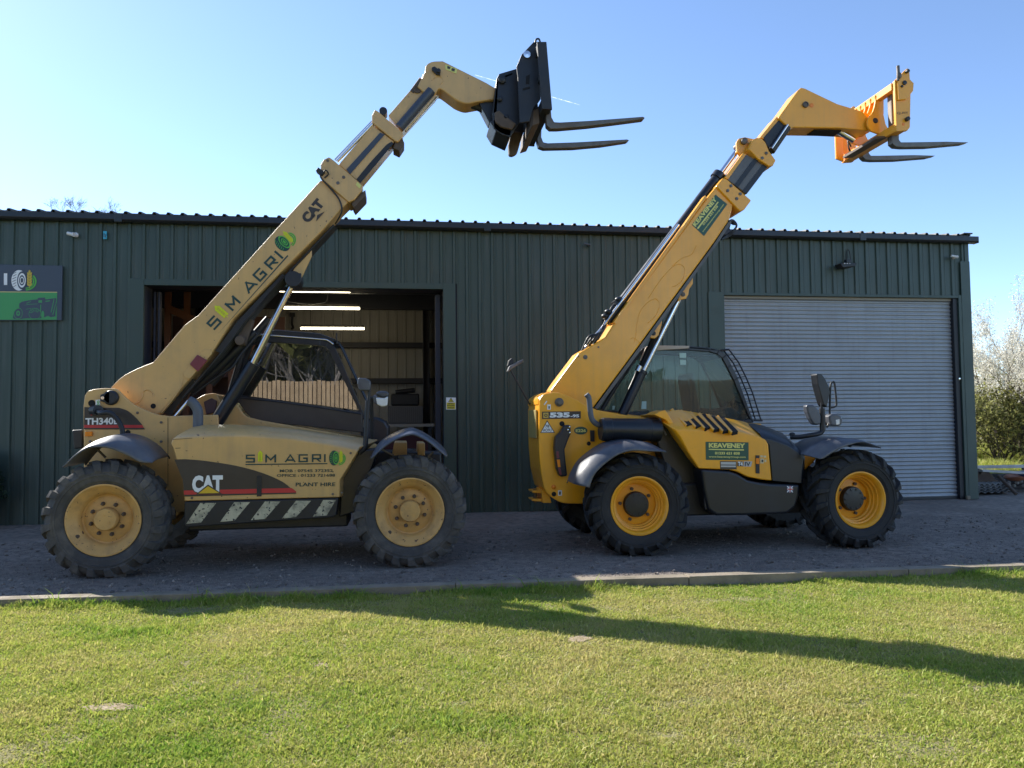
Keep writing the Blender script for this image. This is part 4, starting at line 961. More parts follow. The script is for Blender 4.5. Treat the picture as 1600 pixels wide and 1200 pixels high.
    m = MB(); m.flat(PL([(287.5, 773), (462.5, 769.5), (463, 771.5), (288, 776)], Yh-.001), Yh-.001); build('dark_stripe', m, DECB, hood)
    decal_text('maker_outline', 'CAT', (298.5, 771), (349, 770), 30, Yh-.002, DECB, hood, .10)  # dark printed outline round the white letters
    decal_text('maker_mark', 'CAT', (300, 770), (348, 769), 28, Yh-.004, WHITE, hood, .06)
    m = MB(); m.flat(PL([(306, 772.5), (325, 757), (347, 771.5)], Yh-.006), Yh-.006); build('maker_triangle_edge', m, DECB, hood)
    m = MB(); m.flat(PL([(310, 771), (325, 759.5), (343, 770.3)], Yh-.008), Yh-.008); build('maker_triangle', m, mat('decal_yellow', (.75, .47, .03), .4), hood)
    m = MB(); m.pp([(401, 743.5), (409, 743.5), (408.5, 775.5), (401, 776)], hy-.012, .012); build('cover_latch', m, BLACK, hood, bevel=.004)
    a0, a1 = (384, 722.5), (510.5, 721)
    def ht(nm, s, x0, x1, y, h, mm=DGRN, bold=.02): return decal_text(nm, s, (x0, y), (x1, y-(x1-x0)*.006), h, Yh-.001, mm, hood, bold)
    fr = Frame2((384, 723), (510, 722), 13, Yh-.001)
    for ch, x0, x1 in (('S', 384, 398), ('M', 414, 431), ('A', 445, 461), ('G', 466, 480.5), ('R', 487, 501.5), ('I', 504, 511)):
        m = MB(); stroke_letter(m, ch, fr, (x0-384)/126, (x1-384)/126, (x1-x0)/13); build('cover_letter', m, DGRN, hood)
    m = MB(); fr = Frame2((402, 723), (411, 723), 18, Yh-.001); wheat(m, fr, .5, .08, 1.05, .72); build('cover_wheat', m, LIME, hood)
    m = MB(); m.flat(PL([(383.5, 725), (511.5, 723.6), (511.5, 725.2), (383.5, 726.8)], Yh-.001), Yh-.001); build('cover_underline', m, DGRN, hood)
    emblem(hood, (514, 727.5), (540, 727.2), 24, Yh-.001, DGRN, LGRN)
    ht('phone_line', 'MOB : 07545 372352', 437, 520, 738, 4.6); ht('office_line', 'OFFICE : 01233 721688', 432.5, 523.5, 745.3, 4.6); ht('hire_line', 'PLANT HIRE', 462, 524, 760, 6.0)
    m = MB()
    for q in ([(270, 686.4), (300, 684.4), (300, 685), (270, 687)], [(274, 700), (282, 699.6), (282, 700.4), (274, 700.8)], [(290, 704), (293, 704), (293, 704.8), (290, 704.8)], [(339, 721), (342, 721.5), (342, 722.5), (339, 722)]): m.flat(PL(q, Yh), Yh)
    build('cover_scratch', m, DECB, hood)
    for x, y in ((548, 708), (534, 770), (300, 778), (520, 772)):
        c = pt(x, y, hy); m = MB(); m.lathe([(.014, 0), (.014, -.008), (.001, -.01)], (c.x, hy, c.z), 6); build('cover_bolt', m, STEEL, hood)
    # hazard striped step
    m = MB(); m.pp([(288, 784), (529, 778), (525, 806), (518, 808.5), (290, 824), (287, 822)], hy+.01, .5); step = build('side_step', m, BLACK, root, bevel=.012)
    for x in (289, 342, 390, 438.5, 487):
        t0 = (x-288)/240; yb = 820-13.5*t0; yt = 784-5.5*t0+.8
        m = MB(); w_ = 25-2*t0
        a = [(x+2, yb-1.5), (x+w_, yb-3.5), (min(x+w_+24, 525), yt+1), (min(x+24, 505), yt+1)]
        m.flat(PL(a, hy+.006), hy+.006); build('hazard_stripe', m, CREAM, step)
    # dark front step recess and cab skirt
    m = MB(); m.pp([(533, 752), (561, 704), (592, 700), (580, 735), (562, 760), (556, 800), (530, 808)], hy+.15, .4); build('front_panel', m, BLKP, root, bevel=.015)
    m = MB(); m.pp([(574, 660), (578, 651), (590, 652), (602, 658), (608, 668), (608, 690), (574, 698)], 9.98, .8); build('front_cowl', m, CABB, root, bevel=.03, seg=3)
    m = MB(); m.pp([(612, 712), (616, 691), (636, 691), (636, 712)], 9.3, .8); m.pp([(652, 712), (653, 692), (664, 692), (664, 712)], 9.3, .8); build('front_frame', m, CATY, root, bevel=.01)
    m = MB(); m.pp([(560, 712), (600, 705), (690, 708), (690, 760), (560, 760)], 9.42, .7); build('front_axle_frame', m, BLACK, root, bevel=.02)
    # exhaust elbow
    m = MB(); m.tube(curve([pt(295, 626, 9.2), pt(302, 630, 9.2), pt(308.5, 640, 9.2), pt(309.5, 652, 9.2), pt(309.5, 672, 9.2)], 6), .056, 16); build('exhaust_pipe', m, GREYP, root, smooth=60)
    # fenders
    fender(root, [(97, 729), (115, 707), (136, 690.5), (160, 682), (178, 681), (202, 687.5), (223, 701), (239, 718)],
           [(97.5, 730), (119, 711), (139, 700), (160, 699), (176, 702), (200, 712), (219, 722), (238, 723)], 8.60, 8.86, 9.2, FEND)
    fender(root, [(578, 716), (593, 693), (616, 679), (639, 671), (652, 673), (673, 684), (695, 702), (700, 711)],
           [(580, 717), (600, 699), (621, 686), (639, 680), (651, 681), (670, 691), (688, 706), (698, 714)], 8.60, 8.86, 9.2, FEND)
    for a_, b_ in (((677, 706), (668, 715)), ((597, 702), (615, 712)), ((150, 700), (165, 715))):
        m = MB(); m.rod(pt(*a_, 8.9), pt(*b_, 8.9), .013); build('fender_stay', m, STEEL, root)
    # mirror mast, mirror, headlamp
    m = MB(); m.tube(curve([pt(561, 708, 8.95), pt(569, 700, 8.95), pt(571.5, 688, 8.95), pt(573, 650, 8.95), pt(575, 626, 8.95)], 5), .030, 10); m.rod(pt(574.5, 640, 8.95), pt(578, 600, 8.95), .018)
    mast = build('mirror_mast', m, BLACK, root, smooth=60)
    m = MB(); m.pp([(559, 591), (561, 590), (572, 591), (579, 595), (579, 602), (577, 610), (561, 610), (558, 600)], 8.85, .16); build('mirror', m, FEND, mast, bevel=.02, seg=3)
    m = MB(); m.pp([(586, 615), (592, 611), (604, 611), (608, 614), (607, 619), (599, 621)], 9.25, .2); m.pp([(582, 618), (590, 616), (590, 632), (584, 630)], 9.27, .16); lamp = build('headlamp', m, FEND, root, bevel=.02)
    m = MB(); m.pp([(587, 621), (600, 622), (606.5, 619), (605, 634), (597, 635.5), (589, 632)], 9.24, .14); build('lamp_lens', m, LAMPW, lamp, bevel=.015)
    m = MB(); m.rod(pt(578, 622, 9.3), pt(588, 622, 9.3), .02); m.rod(pt(580, 622, 9.3), pt(582, 690, 9.5), .022); build('lamp_bracket', m, BLACK, lamp)
    return root
build_tan_telehandler()
# ================================================================== bright yellow telehandler (right)
def build_yellow_telehandler():
    NEAR, FAR = 8.78, 11.12
    root = thing('telehandler', (4.1, 9.95, 0), 'bright yellow telehandler with black lower panels and KEAVENEY stickers, parked before the roller door', 'telehandler', 'telehandlers parked outside the shed')
    pt = lambda px, py, Y: P(px, py, Y)
    cr, cf = PL([(1001, 795), (1344, 787)], NEAR+.03)
    Rt, zc = .615, .585
    wheel(root, (cr[0], zc), NEAR, -1, Rt, .47, .335, 'ag', RUBJ, JCBR, .2, steer=-.05)
    wheel(root, (cf[0], zc), NEAR, -1, Rt, .47, .335, 'ag', RUBJ, JCBR, .9, steer=.06)
    wheel(root, (cr[0], zc), FAR, 1, Rt, .47, .335, 'ag', RUBJ, JCBR, .4, far=True)
    wheel(root, (cf[0], zc), FAR, 1, Rt, .47, .335, 'ag', RUBJ, JCBR, .6, far=True)
    for cx in (cr[0], cf[0]):
        m = MB(); m.tube([(cx, NEAR+.25, zc), (cx, 9.6, zc), (cx, 10.3, zc), (cx, FAR-.25, zc)], [.15, .15, .15, .15], 14); m.box(cx-.17, cx+.17, 9.7, 10.2, zc-.18, zc+.3)
        build('axle', m, BLACK, root, bevel=.02)
    m = MB(); m.box(cr[0]-.3, cf[0]+.4, 9.55, 10.35, .5, .95); m.box(cr[0]+.6, cf[0]-.55, 9.2, 10.9, .40, .8)  # plain dark belly boxes, solid to keep light out underneath
    build('chassis', m, BLACK, root, bevel=.02)
    # tower
    ty = 9.50
    tw = curve([(843, 625), (848, 617), (856, 614.5), (873.5, 613.5), (902, 625), (916, 633), (933, 640.5)], 3)+curve([(975, 648), (1020, 654)], 2)+[(1035, 700), (1035, 786), (910, 787)]+curve([(893, 787), (879, 786), (868, 781), (857, 773), (851, 764), (846, 742), (843, 715), (842, 690)], 3)
    m = MB(); m.pp(tw, ty, .06); tower = build('rear_tower', m, JCBY, root, bevel=.015)
    m = MB(); m.pp(tw, ty+.85, .06); build('tower_side_plate', m, JCBY, root, bevel=.015)
    # rear face bodywork between the plates, slightly bowed
    m = MB(); rear = [(842, 640), (845, 625), (860, 625), (890, 700), (890, 775), (865, 779), (853, 765), (846, 735), (843, 700)]
    m.prism(PL(rear, ty), ty+.06, ty+.85); body = build('counterweight', m, JCBY, root, bevel=.02)
    m = MB(); a = P(841.5, 640, ty); b = P(842, 685, ty); m.box(a.x-.02, a.x+.0, ty+.1, ty+.65, b.z, a.z); build('number_plate', m, mat('plate_yellow', (.34, .27, .09), .5), body, bevel=.004)
    # rounded back of the tower top
    m = MB(); m.prism(PL(curve([(842, 632), (843, 622), (850, 616), (862, 613), (862, 640)], 3), ty), ty+.06, ty+.85); build('tower_cap', m, JCBY, root, bevel=.01)
    # tow hitch
    m = MB()
    for y in (767, 780): m.pp([(831, y), (846, y-1), (856, y-1), (856, y+4), (845, y+4), (832, y+3)], ty+.25, .3)
    m.pp([(846, 765), (857, 765), (862, 786), (848, 786)], ty+.2, .4); h = build('tow_hitch', m, JCBY, root, bevel=.008)
    m = MB(); m.rod(pt(836, 764, ty+.4), pt(836, 786, ty+.4), .022); build('hitch_pin', m, STEEL, h)
    # pivot, holes, badges
    Yt = ty-.004
    c = pt(873.5, 628.5, ty); m = MB(); m.lathe([(.055, 0), (.055, -.02), (.035, -.03), (.03, -.05), (.001, -.05)], (c.x, ty, c.z), 20); build('pivot_pin', m, STEEL, tower, smooth=40)
    m = MB(); m.flat(PL([(847, 643.2), (907.5, 642.5), (907.5, 653.8), (847, 654.8)], Yt), Yt); build('model_badge', m, DECB, tower)
    m = MB(); m.flat(PL([(848.7, 644.7), (857, 644.6), (857, 653), (848.7, 653.2)], Yt-.002), Yt-.002); build('badge_square', m, mat('badge_gold', (.6, .4, .08), .4), tower)
    m = MB(); fr = Frame2((850, 652), (856, 652), 6, Yt-.004); ring(m, fr, .5, .5, .42, .4, .55); build('badge_mark', m, DECB, tower)
    decal_text('model_lettering', '535', (859, 652.6), (890.5, 652.3), 8.0, Yt-.003, WHITE, tower, .06)
    decal_text('model_suffix', '-95', (891.5, 652.4), (905, 652.3), 4.8, Yt-.003, WHITE, tower, .05)
    m = MB(); m.flat(PL([(855, 656.5), (867, 676.2), (844, 676.6)], Yt), Yt); build('triangle_plate', m, DECB, tower)
    m = MB(); m.flat(PL([(855, 658.8), (865.3, 675.2), (845.7, 675.6)], Yt-.002), Yt-.002); build('triangle_face', m, WHITE, tower)
    decal_text('triangle_code', '78', (852, 668.2), (858.2, 668), 4.4, Yt-.004, DECB, tower, .02); decal_text('triangle_code', 'AO9U', (848.4, 674.6), (862.4, 674.2), 4.6, Yt-.004, DECB, tower, .01)
    m = MB(); fr = Frame2((897, 679), (918, 679), 12, Yt); m.add(ell(fr, .5, .5, .5, .5), [tuple(range(24))]); build('fleet_plate', m, KGRN, tower)
    decal_text('fleet_number', 'E226', (899.5, 675.3), (915.5, 675.1), 4.6, Yt-.002, KYEL, tower, .04)
    m = MB(); m.flat(PL([(855, 632), (860.5, 632), (860.5, 640), (855, 640)], Yt), Yt); m.flat(PL([(872, 766), (878, 766), (878, 774.5), (872, 774.5)], Yt), Yt); m.flat(PL([(849.5, 632), (854, 626), (855, 627.5), (851, 633)], Yt), Yt); build('white_label', m, WHITE, tower)
    m = MB(); m.flat(PL([(857, 634.5), (859, 634.5), (859, 638.5), (857, 638.5)], Yt-.002), Yt-.002); m.flat(PL([(873.5, 768), (876.5, 768), (876, 773), (873.5, 773)], Yt-.002), Yt-.002); build('label_symbol', m, DECB, tower)
    m = MB()
    for (x, y, r) in ((878, 662, .032), (920, 693, .026), (865.5, 772, .03), (922, 714, .03)):
        c = pt(x, y, ty); m.lathe([(r, 0), (r, -.004), (.001, -.0045)], (c.x, ty, c.z), 20)
    build('access_hole', m, mat('hole_black', (.006, .006, .007), .8), tower)
    c = pt(865, 761, ty); m = MB(); m.lathe([(.028, 0), (.026, -.02), (.001, -.03)], (c.x, ty, c.z), 16); build('side_marker', m, AMBER, tower, smooth=40)
    lc = [(882, 664), (892, 664), (892, 678), (887, 690), (882.5, 703), (884, 720), (887, 744), (875, 745), (870, 733), (866.5, 700), (868, 683), (876, 675)]
    m = MB(); m.pp(lc, ty-.12, .12); lg = build('rear_lamp_guard', m, BLKP, root, bevel=.02)
    for q, mm in (([(869, 705), (873, 705), (874, 716), (870, 716)], REDL), ([(870, 718), (875, 718), (876, 730), (872, 730)], AMBER), ([(872, 732), (876, 732), (878, 742), (875, 742)], REDL)):
        m = MB(); m.pp(q, ty-.126, .02); build('lamp_lens', m, mm, lg, bevel=.004)
    m = MB()
    for x, y in ((889.5, 667), (887, 671.5), (890, 676)):
        c = pt(x, y, ty-.12); m.lathe([(.010, 0), (.010, -.008), (.001, -.01)], (c.x, ty-.12, c.z), 8)
    build('guard_bolt', m, CHROME, lg)
    m = MB(); m.pp([(922.5, 672.5), (929, 672.5), (929, 690), (923, 690)], ty-.03, .03); build('side_bracket', m, BLACK, tower, bevel=.004)
    # boom
    by, bd = 9.77, .38
    bo = [(852, 636), (861, 609), (904, 552), (910, 548), (938, 532), (947, 526), (960, 505), (1107, 306), (1130, 278), (1150, 296), (1146, 320), (1140, 343), (1117, 377), (997, 542), (927, 637), (900, 650), (870, 648)]
    m = MB(); m.pp(bo, by, bd); boom = build('boom', m, JCBY, root, bevel=.018)
    m = MB(); m.pp([(959, 503), (1102, 305), (1105, 308), (962, 507)], by-.012, bd+.024); build('boom_rail', m, JCBY, boom, bevel=.005)
    m = MB(); m.pp([(1140, 344), (1118, 378), (998, 543), (929, 637), (934, 639), (1002, 546), (1121, 381), (1143, 348)], by+.015, bd-.03); build('lower_rail', m, mat('grey_wear', (.12, .115, .11), .4, dirt=(.05, .05, .05), dirt_amt=.5), boom)
    # pressed relief lines on the side of the boom
    m = MB()
    for c_ in ([(990, 537), (993, 525), (995, 505), (1001, 485), (1013, 472), (1024, 467), (1030, 474), (1028, 486), (1021, 497), (1012, 505)],
               [(1013, 466), (1030, 440), (1050, 418), (1062, 413), (1070, 421), (1066, 437), (1057, 446), (1050, 448)], [(1050, 416), (1065, 404), (1080, 398), (1088, 384)], [(985, 530), (990, 528), (1000, 536)]):
        m.tube([pt(x, y, by+.001) for x, y in curve(c_, 5)], .0045, 6)
    build('pressed_relief', m, JCBY, boom, smooth=60)
    m = MB()
    for x, y in ((914.5, 558), (935, 542.5), (903, 557)):
        c = pt(x, y, by); m.lathe([(.03 if x == 914.5 else .012, 0), (.028 if x == 914.5 else .012, -.012), (.001, -.014)], (c.x, by, c.z), 14)
    build('boom_pin', m, STEEL, boom, smooth=40)
    # sticker on boom (rotated)
    Ys = by-.003
    m = MB(); st = [(1081, 351), (1118, 304), (1136.5, 319), (1100, 369)]
    m.flat(PL(st, Ys), Ys); build('hire_sticker', m, KGRN, boom)
    decal_text('hire_name', 'KEAVENEY', (1087, 354.8), (1121.2, 311.2), 6.6, Ys-.002, KYEL, boom, .05)
    m = MB(); m.flat(PL([(1089, 356.5), (1121.5, 315), (1123, 316), (1091, 358)], Ys-.002), Ys-.002); build('hire_underline', m, KYEL, boom)
    decal_text('hire_phone', '01233 621 838', (1099.8, 352.5), (1122.5, 322.8), 3.2, Ys-.002, KYEL, boom, .03)
    decal_text('hire_web', 'www.keaveneygroup.com', (1099, 363.5), (1132, 320.2), 2.8, Ys-.002, KYEL, boom, .02)
    # collar
    m = MB(); m.pp([(1119, 291), (1130, 277.5), (1136, 280), (1174, 313), (1163, 328), (1156, 330)], by-.03, bd+.06); col = build('boom_collar', m, JCBY, root, bevel=.012)
    m = MB()
    for x, y in ((1142, 290.5), (1137, 298), (1156.5, 303), (1151, 310.5)):
        c = pt(x, y, by-.03); m.lathe([(.022, 0), (.022, -.008), (.012, -.008), (.012, -.016), (.001, -.016)], (c.x, by-.03, c.z), 12)
    build('collar_bolt', m, STEEL, col)
    m = MB()
    for k in range(3): m.tube(curve([pt(1138+k, 346, by+.1*k), pt(1145, 344+k*3, by+.1), pt(1151, 352, by+.1), pt(1146, 360+k, by+.1), pt(1138, 366+2*k, by+.12), pt(1127, 374, by+.1)], 5), .014, 8)
    m.pp([(1133, 348), (1143, 346), (1140, 358), (1128, 366)], by+.08, .12); build('hose', m, BLACK, col, smooth=50)
    # section 2
    m = MB(); m.pp([(1137, 281), (1166, 241), (1199, 261), (1167, 303)], by+.03, bd-.06); s2 = build('boom_section', m, mat('grey_wear', (.12, .115, .11), .4, dirt=(.05, .05, .05), dirt_amt=.5), root, bevel=.008)
    m = MB(); m.pp([(1132.5, 277.5), (1161, 239), (1167, 241), (1139, 281)], by+.035, bd-.07); build('section_top', m, JCBY, s2, bevel=.006)
    m = MB(); m.pp([(1148, 289), (1179, 247), (1185, 250), (1153, 293)], by+.018, .02); m.pp([(1160, 299), (1193, 256), (1199, 261), (1167, 303)], by+.02, .02); build('wear_strip', m, BLACK, s2)
    m = MB(); m.pp([(1170, 233), (1176, 218), (1183, 215), (1190, 216), (1196, 222), (1202, 236), (1212.5, 250.5), (1208, 259), (1202, 260), (1184, 248)], by-.02, bd+.04); c2 = build('boom_bracket', m, JCBY, root, bevel=.012)
    m = MB(); m.pp([(1151, 222), (1155, 216), (1164, 214), (1178, 217), (1176, 225), (1170, 230), (1164, 240), (1157, 243), (1152, 237)], by+.10, .05); m.pp([(1151, 222), (1155, 216), (1164, 214), (1178, 217), (1176, 225), (1170, 230), (1164, 240), (1157, 243), (1152, 237)], by+.26, .05); build('cylinder_ear', m, JCBY, c2, bevel=.01)
    c = pt(1164, 220, by+.06); m = MB(); m.lathe([(.045, 0), (.045, .28), (.001, .28)], (c.x, by+.06, c.z), 18); m.lathe([(.045, 0), (.025, -.01), (.001, -.01)], (c.x, by+.06, c.z), 18); build('ear_pin', m, STEEL, c2, smooth=40)
    m = MB()
    for x, y in ((1197, 239.5), (1191, 247)):
        c = pt(x, y, by-.02); m.lathe([(.022, 0), (.022, -.008), (.001, -.012)], (c.x, by-.02, c.z), 12)
    build('bracket_bolt', m, STEEL, c2)
    # section 3
    m = MB(); m.pp([(1193, 215), (1218, 186), (1235, 200), (1206, 241)], by+.06, bd-.12); s3 = build('boom_section', m, BLACK, root, bevel=.006)
    m = MB(); m.pp([(1188, 214), (1214, 182), (1219, 186), (1193, 217)], by+.065, bd-.13); build('section_top', m, JCBY, s3, bevel=.006)
    m = MB(); m.rod(pt(1205, 236, by+.06), pt(1230, 199, by+.06), .055, 16); build('chain_tube', m, BLACK, s3, smooth=60)
    m = MB(); m.rod(pt(1206, 232, by+.008), pt(1231, 195, by+.008), .014, 8); build('chrome_pipe', m, CHROME, s3, smooth=60)
    # extension cylinder above the boom
    a, b = pt(915, 548, by+.19), pt(1119, 280, by+.19)
    m = MB(); m.tube([a+(b-a)*.16, b, b+(b-a)*.001, b+(b-a)*.03], [.075, .075, .095, .095], 18); ext = build('extension_cylinder', m, CABB, root, smooth=40)
    m = MB(); m.rod(b, pt(1160, 224, by+.19), .034, 14); build('cylinder_rod', m, CHROME, ext, smooth=60)
    m = MB(); m.tube(curve([pt(910, 550, by+.12), pt(925, 530, by+.1), pt(940, 513, by+.1), pt(952, 497, by+.08), pt(962, 483, by+.07), pt(1000, 432, by+.06), pt(1060, 351, by+.06)], 4), .020, 8); build('steel_pipe', m, CHROME, ext, smooth=60)
    m = MB()
    for k in range(4): m.tube(curve([pt(908+k*3, 551, by+.1+.06*k), pt(920+4*k, 526+2*k, by+.06), pt(936+3*k, 520-k*3, by+.08), pt(948+k, 497, by+.1), pt(956+2*k, 480, by+.12), pt(968+k, 470, by+.15)], 5), .013, 8)
    for x, y in ((945, 494), (966, 468), (950, 487)): m.ball(pt(x, y, by+.1), .05, .06, .035, 8, 6)
    m.pp([(960, 470), (970, 463), (974, 470), (964, 480)], by+.08, .2); build('hose', m, BLACK, ext, smooth=50)
    # head
    hy, hd = 9.80, .32
    hp = [(1216, 184), (1247, 141)]+curve([(1252, 136.5), (1258, 138)], 2)+[(1308, 162), (1348, 174), (1361, 188), (1364, 199), (1358, 204), (1310, 200), (1240, 199), (1234, 201)]
    m = MB(); m.pp(hp, hy, hd); head = build('boom_head', m, JCBY, root, bevel=.012)
    c = pt(1258, 164, hy); m = MB(); m.lathe([(.042, .0), (.042, -.025), (.03, -.03), (.03, -.02), (.001, -.02)], (c.x, hy, c.z), 18); build('head_pin', m, STEEL, head, smooth=40)
    c = pt(1268, 164.5, hy); m = MB(); m.lathe([(.03, 0), (.03, -.006), (.001, -.008)], (c.x, hy, c.z), 16); build('head_plug', m, AMBER, head)
    m = MB(); a = P(1276, 199.7, hy); b = P(1318, 200.5, hy); m.box(a.x, b.x, hy+.06, hy+.26, a.z-.012, a.z+.02); build('head_opening', m, MATS['hole_black'], head)
    c = pt(1364, 191, hy); m = MB(); m.lathe([(.095, -.01), (.095, hd+.02)], (c.x, hy-.01, c.z), 26, caps=True); build('hitch_boss', m, JCBY, head, bevel=.008, smooth=40)
    m = MB(); m.lathe([(.04, -.012), (.04, -.05), (.03, -.06), (.001, -.06)], (c.x, hy-.01, c.z), 18); build('hitch_pin', m, BLACK, head, smooth=40)
    # tilt ram
    m = MB(); m.rod(pt(1300, 200, hy+.16), pt(1313, 206, hy+.16), .05, 14); m.rod(pt(1311, 205, hy+.16), pt(1334, 219, hy+.16), .045, 14); build('tilt_cylinder', m, CHROME, root, smooth=60)
    # carriage. Y range 9.35 .. 10.66
    yn, yf = 9.35, 10.66
    plate = [(1398, 126), (1412, 112), (1418, 106.5), (1421, 108), (1422, 124), (1428, 130), (1427, 142), (1423, 147), (1422, 199), (1418, 204), (1401, 205)]
    Q = PL(plate, yn)
    m = MB(); m.prism(Q, yn, yn+.05); car = build('fork_carriage', m, JCBY, root, bevel=.006)
    m = MB(); m.prism(Q, yf-.05, yf); build('end_plate', m, JCBY, car, bevel=.006)
    def C(px, py): v = P(px, py, yn); return v.x, v.z
    x0, z0 = C(1401, 205); x1, z1 = C(1421, 108)
    m = MB(); m.box(x0, x0+.14, yn+.05, yf-.05, z0+.01, z0+.12); build('lower_bar', m, JCBY, car, bevel=.008)
    zt = C(1399, 133)[1]
    m = MB(); m.box(x0-.02, x0+.08, yn+.05, yf-.05, zt-.05, zt+.05); build('upper_bar', m, JCBY, car, bevel=.008)
    # central webs between the bars reaching back to the boom head
    hx = P(1364, 191, hy).x; hz = P(1364, 191, hy).z
    WF = PL(curve([(1367, 149), (1368, 158), (1364, 174), (1357, 184), (1355, 196), (1361, 205)], 3)+[(1372, 209), (1390, 205), (1384, 194), (1380, 176), (1380, 152), (1375, 146)], 9.74)
    WU = PL(curve([(1367, 149), (1368, 158), (1364, 171)], 3)+[(1368, 175), (1380, 176), (1380, 152), (1375, 146)], 9.74)
    for Y, q in ((9.74, WF), (9.86, WU), (9.98, WU), (10.10, WU), (10.20, WF)):
        m = MB(); m.prism(q, Y, Y+.03); build('hitch_web', m, JCBY, car, bevel=.006)
    m = MB(); m.prism(PL([(1379, 150), (1383, 150), (1383, 177), (1379, 177)], 9.74), 9.77, 10.2); build('web_plate', m, JCBY, car, bevel=.004)
    m = MB(); m.prism([(hx-.10, z0-.02), (x0+.02, z0+.0), (x0+.02, z0+.03), (hx-.10, z0+.02)], 9.6, 10.4); build('web_floor', m, RUSTB, car, bevel=.005)
    # far side wing seen under the head
    m = MB(); m.prism([(x0-.02, z0+.0), (x0-.02, z0+.42), (x0-.14, z0+.40), (x0-.14, z0+.04)], yf-.09, yf-.055); build('side_wing', m, JCBY, car, bevel=.006)
    m = MB(); m.tube(curve([C2 for C2 in (Vector((x0-.03, yf-.3, z0+.15)), Vector((x0-.10, yf-.34, z0+.25)), Vector((x0-.1, yf-.36, z0+.1)), Vector((x0-.02, yf-.3, z0+.05)))], 5), .012, 8); build('hose', m, BLACK, car)
    # lock lever and bolts on the near plate
    m = MB(); m.pp([(1404, 119), (1416, 124), (1423, 131), (1421, 150), (1416, 155), (1404, 156), (1403, 130)], yn-.03, .03); lp = build('lock_plate', m, JCBY, car, bevel=.006)
    m = MB(); m.tube([pt(1403, 103, yn-.03), pt(1403.5, 112, yn-.03), pt(1403, 126, yn-.03)], [.022, .022, .018], 10); m.ball(pt(1405.5, 118, yn-.04), .03, .02, .045, 10, 8); build('lock_lever', m, STEEL, car, smooth=50)
    for x, y, r in ((1418.5, 111, .022), (1413, 129.5, .03), (1409, 135, .016), (1418.5, 185.5, .028)):
        m = MB(); c = pt(x, y, yn-.03); m.lathe([(r, 0.035), (r, -.015), (.001, -.02)], (c.x, yn-.03, c.z), 12); build('plate_bolt', m, BLACK, car)
    c = pt(1411.5, 194, yn); m = MB(); m.lathe([(.02, 0), (.018, -.006), (.001, -.007)], (c.x, yn, c.z), 12); build('plate_plug', m, AMBER, car)
    decal_text('plate_lettering', 'Q-FIT', (1401.8, 179), (1419.5, 178.6), 3.8, yn-.003, DECB, car, .01)
    # forks
    f1 = [(1393, 204), (1405, 203), (1405, 218), (1408, 222), (1420, 222), (1480, 221), (1514, 222), (1505, 224.5), (1450, 229.5), (1412, 230), (1400, 229), (1394, 224)]
    m = MB(); m.pp(f1, 9.52, .1); fk = build('fork', m, STEEL, car, bevel=.008)
    sx, sz = P(1400, 204, 9.52).x, P(1400, 204, 9.52).z
    m = MB(); m.box(sx-.05, sx+.0, 9.525, 9.615, sz-.03, zt+.06); build('fork_shank', m, STEEL, fk, bevel=.006)
    f2 = [(1347, 230), (1358, 229), (1358, 239), (1361, 243), (1372, 243), (1430, 242), (1462, 243), (1450, 246), (1400, 250), (1364, 250.5), (1353, 249.5), (1348, 245)]
    m = MB(); m.pp(f2, 10.32, .1); fk = build('fork', m, STEEL, car, bevel=.008)
    sx, sz = P(1353, 230, 10.32).x, P(1353, 230, 10.32).z
    m = MB(); m.box(sx-.05, sx+.0, 10.325, 10.415, sz-.03, zt+.06); build('fork_shank', m, STEEL, fk, bevel=.006)
    # lift cylinder
    lugq = [(1083, 433), (1083, 443), (1077, 452), (1076, 460), (1072, 467), (1064, 468), (1058, 473), (1062, 460)]
    for Y in (10.05, 9.83):
        m = MB(); m.pp(lugq, Y, .04); lug = build('boom_lug', m, JCBY, root, bevel=.01)
    c = pt(1067, 460, 9.83); m = MB(); m.lathe([(.03, 0), (.03, -.012), (.018, -.016), (.001, -.016)], (c.x, 9.83, c.z), 14); build('lug_pin', m, STEEL, lug)
    lug2 = [(1035, 497), (1034, 507), (1029, 524), (1023, 529), (1017, 528), (1014, 524)]
    for Y in (10.06, 9.82):
        m = MB(); m.pp(lug2, Y, .04); l2 = build('boom_lug', m, JCBY, root, bevel=.008)
    c = pt(1021, 521, 9.82); m = MB(); m.lathe([(.03, 0), (.03, -.012), (.001, -.016)], (c.x, 9.82, c.z), 14); build('lug_pin', m, BLACK, l2)
    m = MB(); m.rod(pt(1062, 464, 9.96), pt(1002, 586, 9.96), .038, 18); rod = build('lift_cylinder', m, CHROME, root, smooth=60)
    a, b = pt(1004, 579, 9.96), pt(972, 648, 9.96)
    m = MB(); m.tube([a, a+(b-a)*.06, a+(b-a)*.065, b], [.075, .075, .066, .066], 18); build('cylinder_barrel', m, CABB, rod, smooth=40)
    m = MB(); m.rod(pt(1000, 572, 9.9), pt(996, 580, 9.9), .04); build('cylinder_gland', m, CHROME, rod, smooth=50)
    m = MB(); m.rod(pt(1022, 528, 10.05), pt(985, 610, 10.05), .04); m.rod(pt(1004, 536, 10.1), pt(940, 640, 10.1), .03); build('compensation_cylinder', m, BLACK, root, smooth=60)
    # cab
    cy, cz = 10.22, .86
    o1 = [(925, 640), (962, 600), (990, 560), (1004, 544), (1012, 541), (1076, 541.5), (1110, 544), (1124, 547), (1135, 554), (1143, 570), (1153, 590), (1178, 660), (1165, 662), (930, 646)]
    i1 = [(931, 638), (967, 603), (995, 563), (1007, 549), (1014, 547), (1076, 547.5), (1108, 549.5), (1120, 553), (1129, 560), (1137, 575), (1147, 595), (1172, 655), (1162, 656), (936, 640)]
    m = MB()
    n = len(o1)
